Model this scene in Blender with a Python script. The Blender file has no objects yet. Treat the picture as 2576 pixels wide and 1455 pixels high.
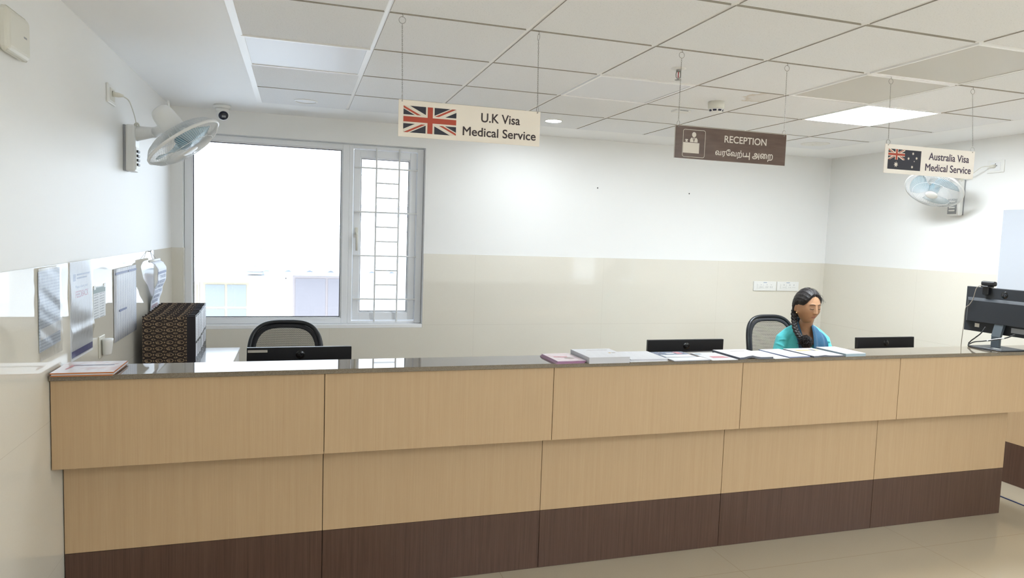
import bpy, bmesh, math, random
from mathutils import Vector, Matrix, Euler
random.seed(7)
PI = math.pi
SC = bpy.context.scene
COL = SC.collection

# ---------------------------------------------------------------- camera
W_PX, H_PX = 2576, 1455
CAM = Vector((0.9124, 0.0, 1.6628))
def _rot():
    def rx(a): return Matrix(((1, 0, 0), (0, math.cos(a), -math.sin(a)), (0, math.sin(a), math.cos(a))))
    def ry(a): return Matrix(((math.cos(a), 0, math.sin(a)), (0, 1, 0), (-math.sin(a), 0, math.cos(a))))
    def rz(a): return Matrix(((math.cos(a), -math.sin(a), 0), (math.sin(a), math.cos(a), 0), (0, 0, 1)))
    return rz(-0.3036) @ rx(-0.0772) @ ry(-0.0336)
_R = _rot()
cam_d = bpy.data.cameras.new('camera')
cam_d.sensor_width = 36.0
cam_d.sensor_fit = 'HORIZONTAL'
cam_d.lens = 36.0 * 1726.97 / W_PX
cam_d.clip_start = 0.05
cam = bpy.data.objects.new('camera', cam_d)
COL.objects.link(cam)
r_, f_, u_ = _R.col[0], _R.col[1], _R.col[2]
cam.matrix_world = Matrix(((r_[0], u_[0], -f_[0], CAM[0]), (r_[1], u_[1], -f_[1], CAM[1]),
                           (r_[2], u_[2], -f_[2], CAM[2]), (0, 0, 0, 1)))
SC.camera = cam

# ---------------------------------------------------------------- light and exposure
SKY = 2.15            # overcast sky seen through the windows
PANEL = 31.5         # lit ceiling panel behind the counter
LOBBY_FILL = 21.5         # fill panels added out of view over the lobby
DOWN = 150.0         # lit round downlights
wd = bpy.data.worlds.new('overcast_sky'); SC.world = wd; wd.use_nodes = True
bg = wd.node_tree.nodes['Background']
bg.inputs[0].default_value = (0.80, 0.90, 1.0, 1)
bg.inputs[1].default_value = SKY
SC.view_settings.view_transform = 'Standard'
SC.view_settings.look = 'None'
SC.view_settings.exposure = 1.18
SC.view_settings.gamma = 1.0
SC.view_settings.use_curve_mapping = False
try:
    SC.cycles.use_denoising = True
    SC.cycles.max_bounces = 12
    SC.cycles.diffuse_bounces = 8
    SC.cycles.transparent_max_bounces = 16
    SC.cycles.sample_clamp_indirect = 8.0
except Exception:
    pass

# ---------------------------------------------------------------- helpers
def lin(c):
    c = c / 255.0
    return c / 12.92 if c <= 0.04045 else ((c + 0.055) / 1.055) ** 2.4
def rgb(r, g, b): return (lin(r), lin(g), lin(b), 1.0)

def nodes(name):
    m = bpy.data.materials.new(name); m.use_nodes = True
    nt = m.node_tree
    return m, nt, nt.nodes['Principled BSDF']
def setp(p, **k):
    for a, v in k.items():
        p.inputs[a.replace('_', ' ')].default_value = v
def mat(name, col, rough=0.5, metal=0.0, spec=0.5, **k):
    m, nt, p = nodes(name)
    setp(p, Base_Color=col, Roughness=rough, Metallic=metal)
    p.inputs['Specular IOR Level'].default_value = spec
    for a, v in k.items(): p.inputs[a.replace('_', ' ')].default_value = v
    return m
def N(nt, t, **k):
    n = nt.nodes.new(t)
    for a, v in k.items():
        if a.startswith('i_'):
            n.inputs[int(a[2:])].default_value = v
        else: setattr(n, a, v)
    return n
def coords(nt, scale=(1, 1, 1), kind='Object', loc=(0, 0, 0), rot=(0, 0, 0)):
    tc = N(nt, 'ShaderNodeTexCoord'); mp = N(nt, 'ShaderNodeMapping')
    mp.inputs['Scale'].default_value = scale; mp.inputs['Location'].default_value = loc
    mp.inputs['Rotation'].default_value = rot
    nt.links.new(tc.outputs[kind], mp.inputs['Vector']); return mp.outputs[0]
def noise(nt, vec, scale, detail=2, rough=0.5):
    n = N(nt, 'ShaderNodeTexNoise'); n.inputs['Scale'].default_value = scale
    n.inputs['Detail'].default_value = detail; n.inputs['Roughness'].default_value = rough
    nt.links.new(vec, n.inputs['Vector']); return n.outputs['Fac']
def ramp(nt, fac, stops):
    r = N(nt, 'ShaderNodeValToRGB')
    e = r.color_ramp.elements
    while len(e) < len(stops): e.new(0.5)
    for q, (pos, c) in zip(e, stops): q.position = pos; q.color = c
    nt.links.new(fac, r.inputs[0]); return r.outputs[0]
def math_(nt, op, a, b=None, c=None):
    n = N(nt, 'ShaderNodeMath', operation=op)
    for i, v in enumerate((a, b, c)):
        if v is None: continue
        if isinstance(v, (int, float)): n.inputs[i].default_value = v
        else: nt.links.new(v, n.inputs[i])
    return n.outputs[0]
def mixc(nt, fac, a, b):
    n = N(nt, 'ShaderNodeMix', data_type='RGBA')
    for i, v in ((0, fac), (6, a), (7, b)):
        if isinstance(v, (int, float)): n.inputs[i].default_value = v
        elif isinstance(v, tuple): n.inputs[i].default_value = v
        else: nt.links.new(v, n.inputs[i])
    return n.outputs[2]
def bump(nt, p, h, strength=0.1, dist=0.002):
    b = N(nt, 'ShaderNodeBump'); b.inputs['Strength'].default_value = strength
    b.inputs['Distance'].default_value = dist
    nt.links.new(h, b.inputs['Height']); nt.links.new(b.outputs[0], p.inputs['Normal'])
def sep(nt, vec):
    s = N(nt, 'ShaderNodeSeparateXYZ'); nt.links.new(vec, s.inputs[0]); return s.outputs
def line_mask(nt, v, period, half, offset=0.0):
    """1 within `half` of multiples of `period`"""
    a = math_(nt, 'ADD', v, -offset + period * 100.5)
    m = math_(nt, 'MODULO', a, period)
    d = math_(nt, 'ABSOLUTE', math_(nt, 'SUBTRACT', m, period / 2))
    return math_(nt, 'LESS_THAN', d, half)

class B:
    """collects shapes into one bmesh"""
    def __init__(s): s.bm = bmesh.new()
    def add(s, verts, faces, mi=0, M=None, smooth=False):
        vs = [s.bm.verts.new((M @ Vector(v)) if M else v) for v in verts]
        for f in faces:
            try:
                q = s.bm.faces.new([vs[i] for i in f]); q.material_index = mi; q.smooth = smooth
            except ValueError: pass
        return s
    def box(s, x0, x1, y0, y1, z0, z1, bev=0.0, seg=2, mi=0, M=None):
        t = bmesh.new(); bmesh.ops.create_cube(t, size=1.0)
        for v in t.verts:
            v.co = Vector(((x0 + x1) / 2 + v.co.x * (x1 - x0), (y0 + y1) / 2 + v.co.y * (y1 - y0), (z0 + z1) / 2 + v.co.z * (z1 - z0)))
        if bev > 0:
            bmesh.ops.bevel(t, geom=list(t.edges), offset=bev, segments=seg, profile=0.5, affect='EDGES')
        s._merge(t, mi, M, smooth=False); return s
    def _merge(s, t, mi, M, smooth=False):
        t.verts.index_update()
        vs = [s.bm.verts.new((M @ v.co) if M else v.co) for v in t.verts]
        for f in t.faces:
            try:
                q = s.bm.faces.new([vs[v.index] for v in f.verts]); q.material_index = mi; q.smooth = smooth
            except ValueError: pass
        t.free()
    def mesh(s, me, mi=0, M=None):
        t = bmesh.new(); t.from_mesh(me); s._merge(t, mi, M); return s
    def tube(s, pts, r, n=8, closed=False, mi=0, M=None, cap=True, sx=1.0):
        pts = [Vector(p) for p in pts]; k = len(pts)
        rs = r if isinstance(r, (list, tuple)) else [r] * k
        tang = []
        for i in range(k):
            a = pts[(i - 1) % k] if (closed or i > 0) else pts[0]
            b = pts[(i + 1) % k] if (closed or i < k - 1) else pts[-1]
            tang.append((b - a).normalized() if (b - a).length > 1e-9 else Vector((0, 0, 1)))
        up = Vector((0, 0, 1))
        if abs(tang[0].dot(up)) > 0.9: up = Vector((0, 1, 0))
        nrm = (up - tang[0] * up.dot(tang[0])).normalized()
        verts, faces = [], []
        for i in range(k):
            nrm = (nrm - tang[i] * nrm.dot(tang[i]))
            nrm = nrm.normalized() if nrm.length > 1e-6 else tang[i].orthogonal().normalized()
            bi = tang[i].cross(nrm)
            for j in range(n):
                a = 2 * PI * j / n
                verts.append(pts[i] + (nrm * math.cos(a) * sx + bi * math.sin(a)) * rs[i])
        for i in range(k if closed else k - 1):
            for j in range(n):
                a, b = i * n + j, i * n + (j + 1) % n
                c, d = ((i + 1) % k) * n + (j + 1) % n, ((i + 1) % k) * n + j
                faces.append((a, b, c, d))
        if not closed and cap:
            faces.append(tuple(range(n))[::-1]); faces.append(tuple((k - 1) * n + j for j in range(n)))
        return s.add(verts, faces, mi, M, smooth=True)
    def cyl(s, p0, p1, r0, r1=None, n=24, mi=0, M=None):
        return s.tube([p0, p1], [r0, r0 if r1 is None else r1], n, mi=mi, M=M)
    def lathe(s, prof, n=32, mi=0, M=None, smooth=True, caps=True):
        verts, faces = [], []
        for (r, z) in prof:
            for j in range(n):
                a = 2 * PI * j / n; verts.append((r * math.cos(a), r * math.sin(a), z))
        for i in range(len(prof) - 1):
            for j in range(n):
                faces.append((i * n + j, i * n + (j + 1) % n, (i + 1) * n + (j + 1) % n, (i + 1) * n + j))
        if caps:
            faces.append(tuple(range(n))[::-1]); faces.append(tuple((len(prof) - 1) * n + j for j in range(n)))
        return s.add(verts, faces, mi, M, smooth)
    def grid(s, fn, nu, nv, mi=0, M=None, wrapu=False, smooth=True, caps=False):
        verts = [fn(u / (nu if wrapu else nu - 1), v / (nv - 1)) for v in range(nv) for u in range(nu)]
        faces = []
        for v in range(nv - 1):
            for u in range(nu if wrapu else nu - 1):
                faces.append((v * nu + u, v * nu + (u + 1) % nu, (v + 1) * nu + (u + 1) % nu, (v + 1) * nu + u))
        if caps:
            faces.append(tuple(range(nu))[::-1]); faces.append(tuple((nv - 1) * nu + j for j in range(nu)))
        return s.add(verts, faces, mi, M, smooth)
    def ball(s, c, r, nu=20, nv=12, mi=0, M=None):
        rx, ry, rz = r if isinstance(r, tuple) else (r, r, r)
        t = bmesh.new(); bmesh.ops.create_uvsphere(t, u_segments=nu, v_segments=nv, radius=1.0)
        for v in t.verts: v.co = Vector((c[0] + v.co.x * rx, c[1] + v.co.y * ry, c[2] + v.co.z * rz))
        s._merge(t, mi, M, smooth=True); return s
    def prism(s, poly, z0, z1, mi=0, M=None):
        n = len(poly)
        verts = [(x, y, z0) for x, y in poly] + [(x, y, z1) for x, y in poly]
        faces = [tuple(range(n))[::-1], tuple(range(n, 2 * n))] + [(i, (i + 1) % n, n + (i + 1) % n, n + i) for i in range(n)]
        return s.add(verts, faces, mi, M)
    def obj(s, name, mats, parent=None, loc=(0, 0, 0), rot=(0, 0, 0), recalc=True):
        if recalc: bmesh.ops.recalc_face_normals(s.bm, faces=list(s.bm.faces))
        me = bpy.data.meshes.new(name); s.bm.to_mesh(me); s.bm.free()
        for m in (mats if isinstance(mats, (list, tuple)) else [mats]): me.materials.append(m)
        o = bpy.data.objects.new(name, me); COL.objects.link(o)
        o.location = loc; o.rotation_euler = rot
        if parent is not None: o.parent = parent
        return o

def tag(o, label, cat, group=None):
    o['label'] = label; o['category'] = cat
    if group: o['group'] = group
    return o
def thing(name, label, cat, loc=(0, 0, 0), rot=(0, 0, 0), group=None):
    o = bpy.data.objects.new(name, None); o.empty_display_size = 0.1
    COL.objects.link(o); o.location = loc; o.rotation_euler = rot
    return tag(o, label, cat, group)
def struct(o, label=None):
    o['kind'] = 'structure'
    if label: o['label'] = label
    return o
def smooth_pts(P, n=8):
    P = [Vector(q) for q in P]; out = []
    for i in range(len(P) - 1):
        p0, p1, p2, p3 = P[max(0, i - 1)], P[i], P[i + 1], P[min(len(P) - 1, i + 2)]
        for k in range(n):
            f = k / n; out.append(.5 * ((2 * p1) + (p2 - p0) * f + (2 * p0 - 5 * p1 + 4 * p2 - p3) * f * f + (3 * p1 - p0 - 3 * p2 + p3) * f ** 3))
    return out + [P[-1]]
def sub_loc(root):
    """world coordinates -> local of an unrotated root"""
    return Matrix.Translation(-Vector(root.location))
def copy_tree(o, parent=None):
    c = o.copy(); COL.objects.link(c)
    if parent is not None: c.parent = parent
    for ch in list(o.children): copy_tree(ch, c)
    return c

# text as real mesh
from mathutils.geometry import tessellate_polygon
def _area(q): return sum(q[i - 1][0] * q[i][1] - q[i][0] * q[i - 1][1] for i in range(len(q))) / 2
def _inside(pt, q):
    c = False
    for i in range(len(q)):
        a, d = q[i - 1], q[i]
        if (a[1] > pt[1]) != (d[1] > pt[1]) and pt[0] < (d[0] - a[0]) * (pt[1] - a[1]) / (d[1] - a[1]) + a[0]: c = not c
    return c
def text_mesh(body, kind='default', bold=0.0, thick=0.012):
    """letter outlines filled one contour at a time, so overlapping strokes stay solid"""
    c = bpy.data.curves.new('lettering', 'FONT'); c.body = body; c.size = 1.0
    o = bpy.data.objects.new('lettering', c); COL.objects.link(o)
    dg = bpy.context.evaluated_depsgraph_get(); dg.update()
    cu = o.to_curve(dg)
    polys = []
    for sp in cu.splines:
        bp = sp.bezier_points; q = []
        if len(bp):
            for i in range(len(bp)):
                a, d = bp[i], bp[(i + 1) % len(bp)]; p0, p1, p2, p3 = a.co, a.handle_right, d.handle_left, d.co
                straight = (p1 - p0).cross(p3 - p0).length < 1e-6 and (p2 - p0).cross(p3 - p0).length < 1e-6
                for k in range(1 if straight else 6):
                    t = k / 6; q.append((p0 * (1 - t) ** 3 + 3 * p1 * t * (1 - t) ** 2 + 3 * p2 * t * t * (1 - t) + p3 * t ** 3)[:2])
        else: q = [tuple(p.co[:2]) for p in sp.points]
        r = []
        for pt in q:
            if not r or (abs(pt[0] - r[-1][0]) + abs(pt[1] - r[-1][1])) > 1e-5: r.append(pt)
        if len(r) > 1 and abs(r[0][0] - r[-1][0]) + abs(r[0][1] - r[-1][1]) < 1e-5: r.pop()
        if len(r) > 2: polys.append(r)
    o.to_curve_clear(); bpy.data.objects.remove(o); bpy.data.curves.remove(c)
    if not polys: return bpy.data.meshes.new('lettering')
    sgn = 1 if sum(_area(q) for q in polys) > 0 else -1      # winding of outer contours
    outers = [q for q in polys if _area(q) * sgn > 0]; holes = [q for q in polys if _area(q) * sgn <= 0]
    verts, faces = [], []
    for n_, ot in enumerate(outers):
        loops = [ot] + [h for h in holes if _inside(h[0], ot) and abs(_area(h)) < abs(_area(ot))]
        flat = [Vector((x, y, 0)) for l in loops for x, y in l]; k0 = len(verts); z1 = thick * (1 + .06 * (n_ % 3))
        verts += [(v.x, v.y, z1) for v in flat] + [(v.x, v.y, 0) for v in flat]; m = len(flat)
        for t in tessellate_polygon([[Vector((x, y, 0)) for x, y in l] for l in loops]): faces.append(tuple(k0 + i for i in t))
        s0 = 0
        for l in loops:
            for i in range(len(l)):
                a, b_ = s0 + i, s0 + (i + 1) % len(l); faces.append((k0 + a, k0 + b_, k0 + m + b_, k0 + m + a))
            s0 += len(l)
            if bold:                                        # heavier stroke: a thin strip along the outline
                for i in range(len(l)):
                    a, b_ = Vector(l[i]), Vector(l[(i + 1) % len(l)]); e = (b_ - a).normalized() * bold; w_ = Vector((e.y, -e.x))
                    k1 = len(verts); zz = z1 * (1.03 + .02 * (i % 9) + .002 * (n_ % 5))
                    verts += [(v.x, v.y, zz) for v in (a - e * .5 - w_, b_ + e * .5 - w_, b_ + e * .5 + w_, a - e * .5 + w_)]; faces.append((k1, k1 + 1, k1 + 2, k1 + 3))
    me = bpy.data.meshes.new('lettering'); me.from_pydata(verts, [], faces); return me
def text_into(b, body, x0, x1, z0, z1, M, mi=0, **k):
    """fit text into the box x0..x1, z0..z1 of the local XY plane of M (no thickness of note)"""
    me = text_mesh(body, **k)
    if not me.vertices: return
    xs = [v.co.x for v in me.vertices]; ys = [v.co.y for v in me.vertices]
    k.clear()
    ax, bx, ay, by = min(xs), max(xs), min(ys), max(ys)
    sx, sy = (x1 - x0) / (bx - ax), (z1 - z0) / (by - ay)
    T = Matrix.Translation((x0, z0, 0)) @ Matrix.Diagonal((sx, sy, sy, 1)) @ Matrix.Translation((-ax, -ay, 0))
    b.mesh(me, mi, M @ T)
    bpy.data.meshes.remove(me)
# plane with local x -> world x, local y -> world z, local z -> world -y (faces the lobby)
def facing(x, y, z): return Matrix(((1, 0, 0, x), (0, 0, -1, y), (0, 1, 0, z), (0, 0, 0, 1)))
# plane on the left wall: local x -> world +y, local y -> world z, local z -> world +x
def on_left(x, y, z): return Matrix(((0, 0, 1, x), (1, 0, 0, y), (0, 1, 0, z), (0, 0, 0, 1)))
def basis(n, up=(0, 0, 1)):
    n = Vector(n).normalized(); x = Vector(up).cross(n)
    x = x.normalized() if x.length > 1e-5 else Vector((1, 0, 0)); y = n.cross(x)
    return Matrix(((x[0], y[0], n[0], 0), (x[1], y[1], n[1], 0), (x[2], y[2], n[2], 0), (0, 0, 0, 1)))

# ---------------------------------------------------------------- materials
def m_paint(name, col, rough=0.5):
    m, nt, p = nodes(name); v = coords(nt)
    n = noise(nt, v, 160, 2)
    setp(p, Base_Color=col, Roughness=rough); p.inputs['Specular IOR Level'].default_value = 0.35
    bump(nt, p, n, 0.06, 0.001); return m
def m_dado(name, axis, joint0):
    m, nt, p = nodes(name); v = coords(nt); s = sep(nt, v)
    h = math_(nt, 'MAXIMUM', line_mask(nt, s[2], 0.6, 0.0010, 0.891), line_mask(nt, s[axis], 1.2, 0.0008, joint0))
    n = noise(nt, v, 260, 3); n2 = noise(nt, v, 3, 2)
    c = mixc(nt, n, rgb(222, 217, 205), rgb(228, 224, 214))
    c = mixc(nt, math_(nt, 'MULTIPLY', n2, 0.25), c, rgb(214, 207, 193))
    c = mixc(nt, math_(nt, 'MULTIPLY', h, 0.34), c, rgb(168, 158, 142))
    nt.links.new(c, p.inputs['Base Color']); setp(p, Roughness=0.035); p.inputs['Specular IOR Level'].default_value = 0.5
    return m
M_WALL = m_paint('white_wall_paint', rgb(237, 237, 236), 0.42)
M_CEIL = m_paint('white_ceiling_paint', rgb(246, 247, 249), 0.55)
M_DADO_B = m_dado('glossy_beige_wall_tile_back', 0, 3.56)
M_DADO_S = m_dado('glossy_beige_wall_tile_side', 1, 4.6)
def m_tile():
    m, nt, p = nodes('fissured_ceiling_tile'); v = coords(nt); s = sep(nt, v)
    n = noise(nt, v, 170, 3, 0.7); n2 = noise(nt, v, 420, 1)
    pits = ramp(nt, n, [(0.30, (0, 0, 0, 1)), (0.42, (1, 1, 1, 1))])
    c = mixc(nt, pits, rgb(214, 216, 220), rgb(243, 245, 249))
    c = mixc(nt, math_(nt, 'MULTIPLY', n2, 0.3), c, rgb(226, 228, 232))
    # old water stain at one tile corner
    dx = math_(nt, 'DIVIDE', math_(nt, 'SUBTRACT', s[0], 3.59), 0.15); dy = math_(nt, 'DIVIDE', math_(nt, 'SUBTRACT', s[1], 3.56), 0.17)
    d = math_(nt, 'SQRT', math_(nt, 'ADD', math_(nt, 'MULTIPLY', dx, dx), math_(nt, 'MULTIPLY', dy, dy)))
    d = math_(nt, 'ADD', d, math_(nt, 'MULTIPLY', math_(nt, 'SUBTRACT', noise(nt, v, 14, 4, .6), .5), .9))
    st = ramp(nt, d, [(0.0, (.18, .18, .18, 1)), (.62, (.16, .16, .16, 1)), (.82, (.42, .42, .42, 1)), (.92, (0, 0, 0, 1))])
    inside = math_(nt, 'MULTIPLY', math_(nt, 'LESS_THAN', s[0], GX0 + .6 * 5), math_(nt, 'GREATER_THAN', s[1], GY0 + .6 * 2))
    inside = math_(nt, 'MULTIPLY', inside, math_(nt, 'LESS_THAN', s[0], GX0 + .6 * 6))
    c = mixc(nt, math_(nt, 'MULTIPLY', st, inside), c, rgb(186, 160, 120))
    nt.links.new(c, p.inputs['Base Color']); setp(p, Roughness=0.9); p.inputs['Specular IOR Level'].default_value = 0.1
    bump(nt, p, pits, 0.12, 0.002); return m
GX0, GY0 = 0.6452, 2.2551
M_TILE = m_tile()
M_TBAR = mat('white_enamel_t_bar', rgb(250, 250, 251), 0.35)
M_TEDGE = mat('raw_tile_edge', rgb(170, 166, 158), 0.9)
def m_wood(name, c0, c1, rough=0.42):
    m, nt, p = nodes(name)
    v = coords(nt, (330, 330, 5)); n = noise(nt, v, 1.0, 3, 0.6)
    v2 = coords(nt, (60, 60, 1.2)); n2 = noise(nt, v2, 1.0, 3, 0.55)
    f = math_(nt, 'ADD', math_(nt, 'MULTIPLY', n, 0.55), math_(nt, 'MULTIPLY', n2, 0.45))
    c = ramp(nt, f, [(0.32, c0), (0.68, c1)])
    nt.links.new(c, p.inputs['Base Color']); setp(p, Roughness=rough); p.inputs['Specular IOR Level'].default_value = 0.4
    return m
M_OAK = m_wood('light_oak_laminate', rgb(182, 153, 118), rgb(191, 163, 128))
M_WENGE = m_wood('dark_wenge_laminate', rgb(70, 48, 38), rgb(94, 70, 58), 0.38)
M_GAP = mat('dark_joint', rgb(70, 50, 36), 0.8)
def m_granite():
    m, nt, p = nodes('polished_grey_granite'); v = coords(nt)
    n = noise(nt, v, 420, 3, 0.7); n2 = noise(nt, v, 150, 2)
    c = ramp(nt, n, [(0.3, rgb(88, 78, 66)), (0.55, rgb(122, 110, 94)), (0.75, rgb(146, 134, 118))])
    c = mixc(nt, math_(nt, 'MULTIPLY', n2, 0.3), c, rgb(108, 98, 84))
    nt.links.new(c, p.inputs['Base Color']); setp(p, Roughness=0.035); p.inputs['Specular IOR Level'].default_value = 0.6
    return m
M_GRAN = m_granite()
def m_floor():
    m, nt, p = nodes('polished_beige_floor_tile'); v = coords(nt); s = sep(nt, v)
    h = math_(nt, 'MAXIMUM', line_mask(nt, s[0], 1.2, 0.0013, 1.88), line_mask(nt, s[1], 1.2, 0.0013, 2.86))
    n = noise(nt, v, 300, 3); n2 = noise(nt, v, 1.6, 2)
    c = mixc(nt, n, rgb(178, 165, 143), rgb(190, 178, 158))
    c = mixc(nt, math_(nt, 'MULTIPLY', n2, 0.25), c, rgb(180, 166, 144))
    c = mixc(nt, math_(nt, 'MULTIPLY', h, 0.7), c, rgb(150, 134, 112))
    nt.links.new(c, p.inputs['Base Color']); setp(p, Roughness=0.10); return m
M_FLOOR = m_floor()
M_UPVC = mat('white_upvc', rgb(236, 238, 242), 0.3)
M_REVEAL = mat('white_reveal', rgb(240, 241, 243), 0.5)
M_GASKET = mat('black_gasket', rgb(28, 30, 44), 0.6)
M_BARS = mat('white_painted_steel', rgb(222, 223, 224), 0.4)
def m_glass():
    m = bpy.data.materials.new('window_glass'); m.use_nodes = True; nt = m.node_tree
    nt.nodes.remove(nt.nodes['Principled BSDF']); out = nt.nodes['Material Output']
    t = N(nt, 'ShaderNodeBsdfTransparent'); t.inputs[0].default_value = (0.96, 0.97, 0.98, 1)
    g = N(nt, 'ShaderNodeBsdfGlossy'); g.inputs['Roughness'].default_value = 0.0
    f = N(nt, 'ShaderNodeFresnel'); f.inputs[0].default_value = 1.45
    mx = N(nt, 'ShaderNodeMixShader'); nt.links.new(f.outputs[0], mx.inputs[0])
    nt.links.new(t.outputs[0], mx.inputs[1]); nt.links.new(g.outputs[0], mx.inputs[2]); nt.links.new(mx.outputs[0], out.inputs[0])
    return m
M_GLASS = m_glass()
def m_emit(name, col, strength):
    m, nt, p = nodes(name); setp(p, Base_Color=(0.9, 0.9, 0.9, 1), Emission_Color=col, Emission_Strength=strength); return m
M_LED = m_emit('lit_diffuser', (0.86, 0.94, 1.0, 1), PANEL)
M_LEDL = m_emit('lobby_fill_diffuser', (0.84, 0.935, 1.0, 1), LOBBY_FILL)
M_LED2 = m_emit('lit_downlight_lens', (0.86, 0.94, 1.0, 1), DOWN)
M_UNLIT = mat('unlit_diffuser', rgb(224, 225, 230), 0.35)
M_UNLIT2 = mat('unlit_grey_diffuser', rgb(206, 203, 197), 0.4)
M_WHITE = mat('white_plastic', rgb(232, 232, 230), 0.35)
M_WHITE2 = mat('cream_plastic', rgb(222, 220, 210), 0.4)
M_GREYP = mat('grey_plastic', rgb(150, 152, 156), 0.45)
M_BLACK = mat('black_plastic', rgb(24, 24, 27), 0.38)
M_BLACK2 = mat('charcoal_plastic', rgb(40, 43, 48), 0.42)
M_SCREEN = mat('dark_screen_glass', rgb(12, 13, 15), 0.1)
M_CHROME = mat('nickel_wire', rgb(150, 148, 146), 0.3, 0.9)
M_PAPER = mat('white_paper', rgb(238, 239, 242), 0.7)

# ================================================================ the setting
ZC = 2.5406
XW, YD, YF, XL, YL = 6.005, 5.70, -3.06, 11.0, 1.6
DZ = 1.491                                      # top of the tiled dado
OX0, OX1, OZ0, OZ1 = 0.080, 1.915, 0.876, 2.362  # window opening
b = B(); b.box(-0.2, XL + .2, YF - .2, YD + .2, -0.12, 0); struct(b.obj('floor', M_FLOOR), 'polished beige tile floor')
b = B(); b.box(-0.2, 0, YF - .2, YD + .2, 0, 2.75); wl = struct(b.obj('wall_left', M_WALL), 'white left wall above a glossy beige tile dado')
b = B(); b.box(0, 0.006, YF, YD - .006, 0, DZ); b.obj('dado_tiles', M_DADO_S, wl)
b = B()
b.box(0, OX0, YD, YD + .2, 0, 2.75); b.box(OX1, XW + .2, YD, YD + .2, 0, 2.75)
b.box(OX0, OX1, YD, YD + .2, 0, OZ0); b.box(OX0, OX1, YD, YD + .2, OZ1, 2.75)
wb = struct(b.obj('wall_back', M_WALL), 'white back wall above a glossy beige tile dado')
b = B(); b.box(0, OX0, YD - .006, YD, 0, DZ); b.box(OX0, OX1, YD - .006, YD, 0, OZ0 - .008); b.box(OX1, XW, YD - .006, YD, 0, DZ)
b.box(OX0, OX0 + .005, YD, YD + .07, OZ0, DZ)
b.obj('dado_tiles', M_DADO_B, wb)
b = B(); b.box(XW, XW + .2, YL, YD, 0, 2.75); wr = struct(b.obj('wall_right', M_WALL), 'white right wall above a glossy beige tile dado')
b = B(); b.box(XW - .006, XW, YL, YD - .006, 0, DZ); b.obj('dado_tiles', M_DADO_S, wr)
b = B(); b.box(XW + .2, XL, YL, YL + .2, 0, 2.75); struct(b.obj('wall_lobby_back', M_WALL), 'white lobby wall')
b = B(); b.box(XL, XL + .2, YF - .2, YL + .2, 0, 2.75); struct(b.obj('wall_lobby_right', M_WALL), 'white lobby wall')
b = B()
for x0, x1, z0, z1 in ((-0.2, 6.85, 0, 2.75), (7.50, 7.88, 0, 2.75), (8.5, XL + .2, 0, 2.75), (6.85, 7.50, 0, .68), (7.88, 8.5, 0, .68),
                       (6.85, 7.50, 2.2, 2.75), (7.88, 8.5, 2.2, 2.75)):
    b.box(x0, x1, YF - .2, YF, z0, z1)
struct(b.obj('wall_front', M_WALL), 'white front wall of the lobby')
for k, (x0, x1) in enumerate(((6.85, 7.50), (7.88, 8.5))):
    b = B()
    for a in ((x0, x0 + .05, .68, 2.2), (x1 - .05, x1, .68, 2.2), (x0 + .05, x1 - .05, .68, .73), (x0 + .05, x1 - .05, 2.15, 2.2)):
        b.box(a[0], a[1], YF - .12, YF - .06, a[2], a[3])
    wn = struct(b.obj('window_%d' % (k + 2), M_UPVC), 'white framed lobby window')
    b = B(); b.box(x0 + .045, x1 - .045, YF - .095, YF - .089, .725, 2.155); b.obj('pane', M_GLASS, wn)

# ceiling: plain border, tile field with grid
GX, GY, GYE, GXE = 0.6452, 2.2551, 5.2265, 5.4452
b = B()
b.box(-0.2, GX - .012, YF - .2, YD + .2, ZC, 2.75); b.box(GXE + .005, XL + .2, YF - .2, YD + .2, ZC, 2.75)
b.box(GX - .012, GXE + .005, GYE + .002, YD + .2, ZC, 2.75); b.box(GX - .012, GXE + .005, YF - .2, GYE + .002, ZC + .06, 2.75)
ceil = struct(b.obj('ceiling', M_CEIL), 'white suspended ceiling of square tiles with a plain border')
LIT = [(6, 2), (5, -5), (3, -6), (4, -9), (7, -7)]  # first cell is the visible lit panel, the rest are added fill light
UNLIT = [(0, 2), (3, 2), (5, 0), (5, 1)]
b = B(); g = B()
for c in range(8):
    x0, x1 = GX + .6 * c, GX + .6 * (c + 1)
    if c == 7: x1 = GXE
    for r in range(-9, 5):
        y0, y1 = GY + .6 * r, min(GY + .6 * (r + 1), GYE)
        y0 = max(y0, YF)
        if (c, r) in LIT or (c, r) in UNLIT: continue
        e = 0.0105
        X0, X1, Y0, Y1 = x0 + e, x1 - (e if c < 7 else 0), y0 + e, y1 - (e if r < 4 else 0)
        q = [(X0, Y0), (X1, Y0), (X1, Y1), (X0, Y1)]
        b.add([(x, y, ZC) for x, y in q] + [(x, y, ZC + .012) for x, y in q], [(3, 2, 1, 0)], 0)
        b.add([(x, y, ZC) for x, y in q] + [(x, y, ZC + .012) for x, y in q], [(i, (i + 1) % 4, 4 + (i + 1) % 4, 4 + i) for i in range(4)], 1)
b.obj('ceiling_tiles', [M_TILE, M_TEDGE], ceil, recalc=False)
for c in range(8):
    x = GX + .6 * c
    w = .012 if c else .016
    g.box(x - w, x + w, YF, GYE, ZC + (.0045 if c else -.0015), ZC + .03)
for r in range(-8, 5):
    y = GY + .6 * r; g.box(GX, GXE, y - .012, y + .012, ZC + .0085, ZC + .03)
g.obj('ceiling_grid', M_TBAR, ceil)

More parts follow.
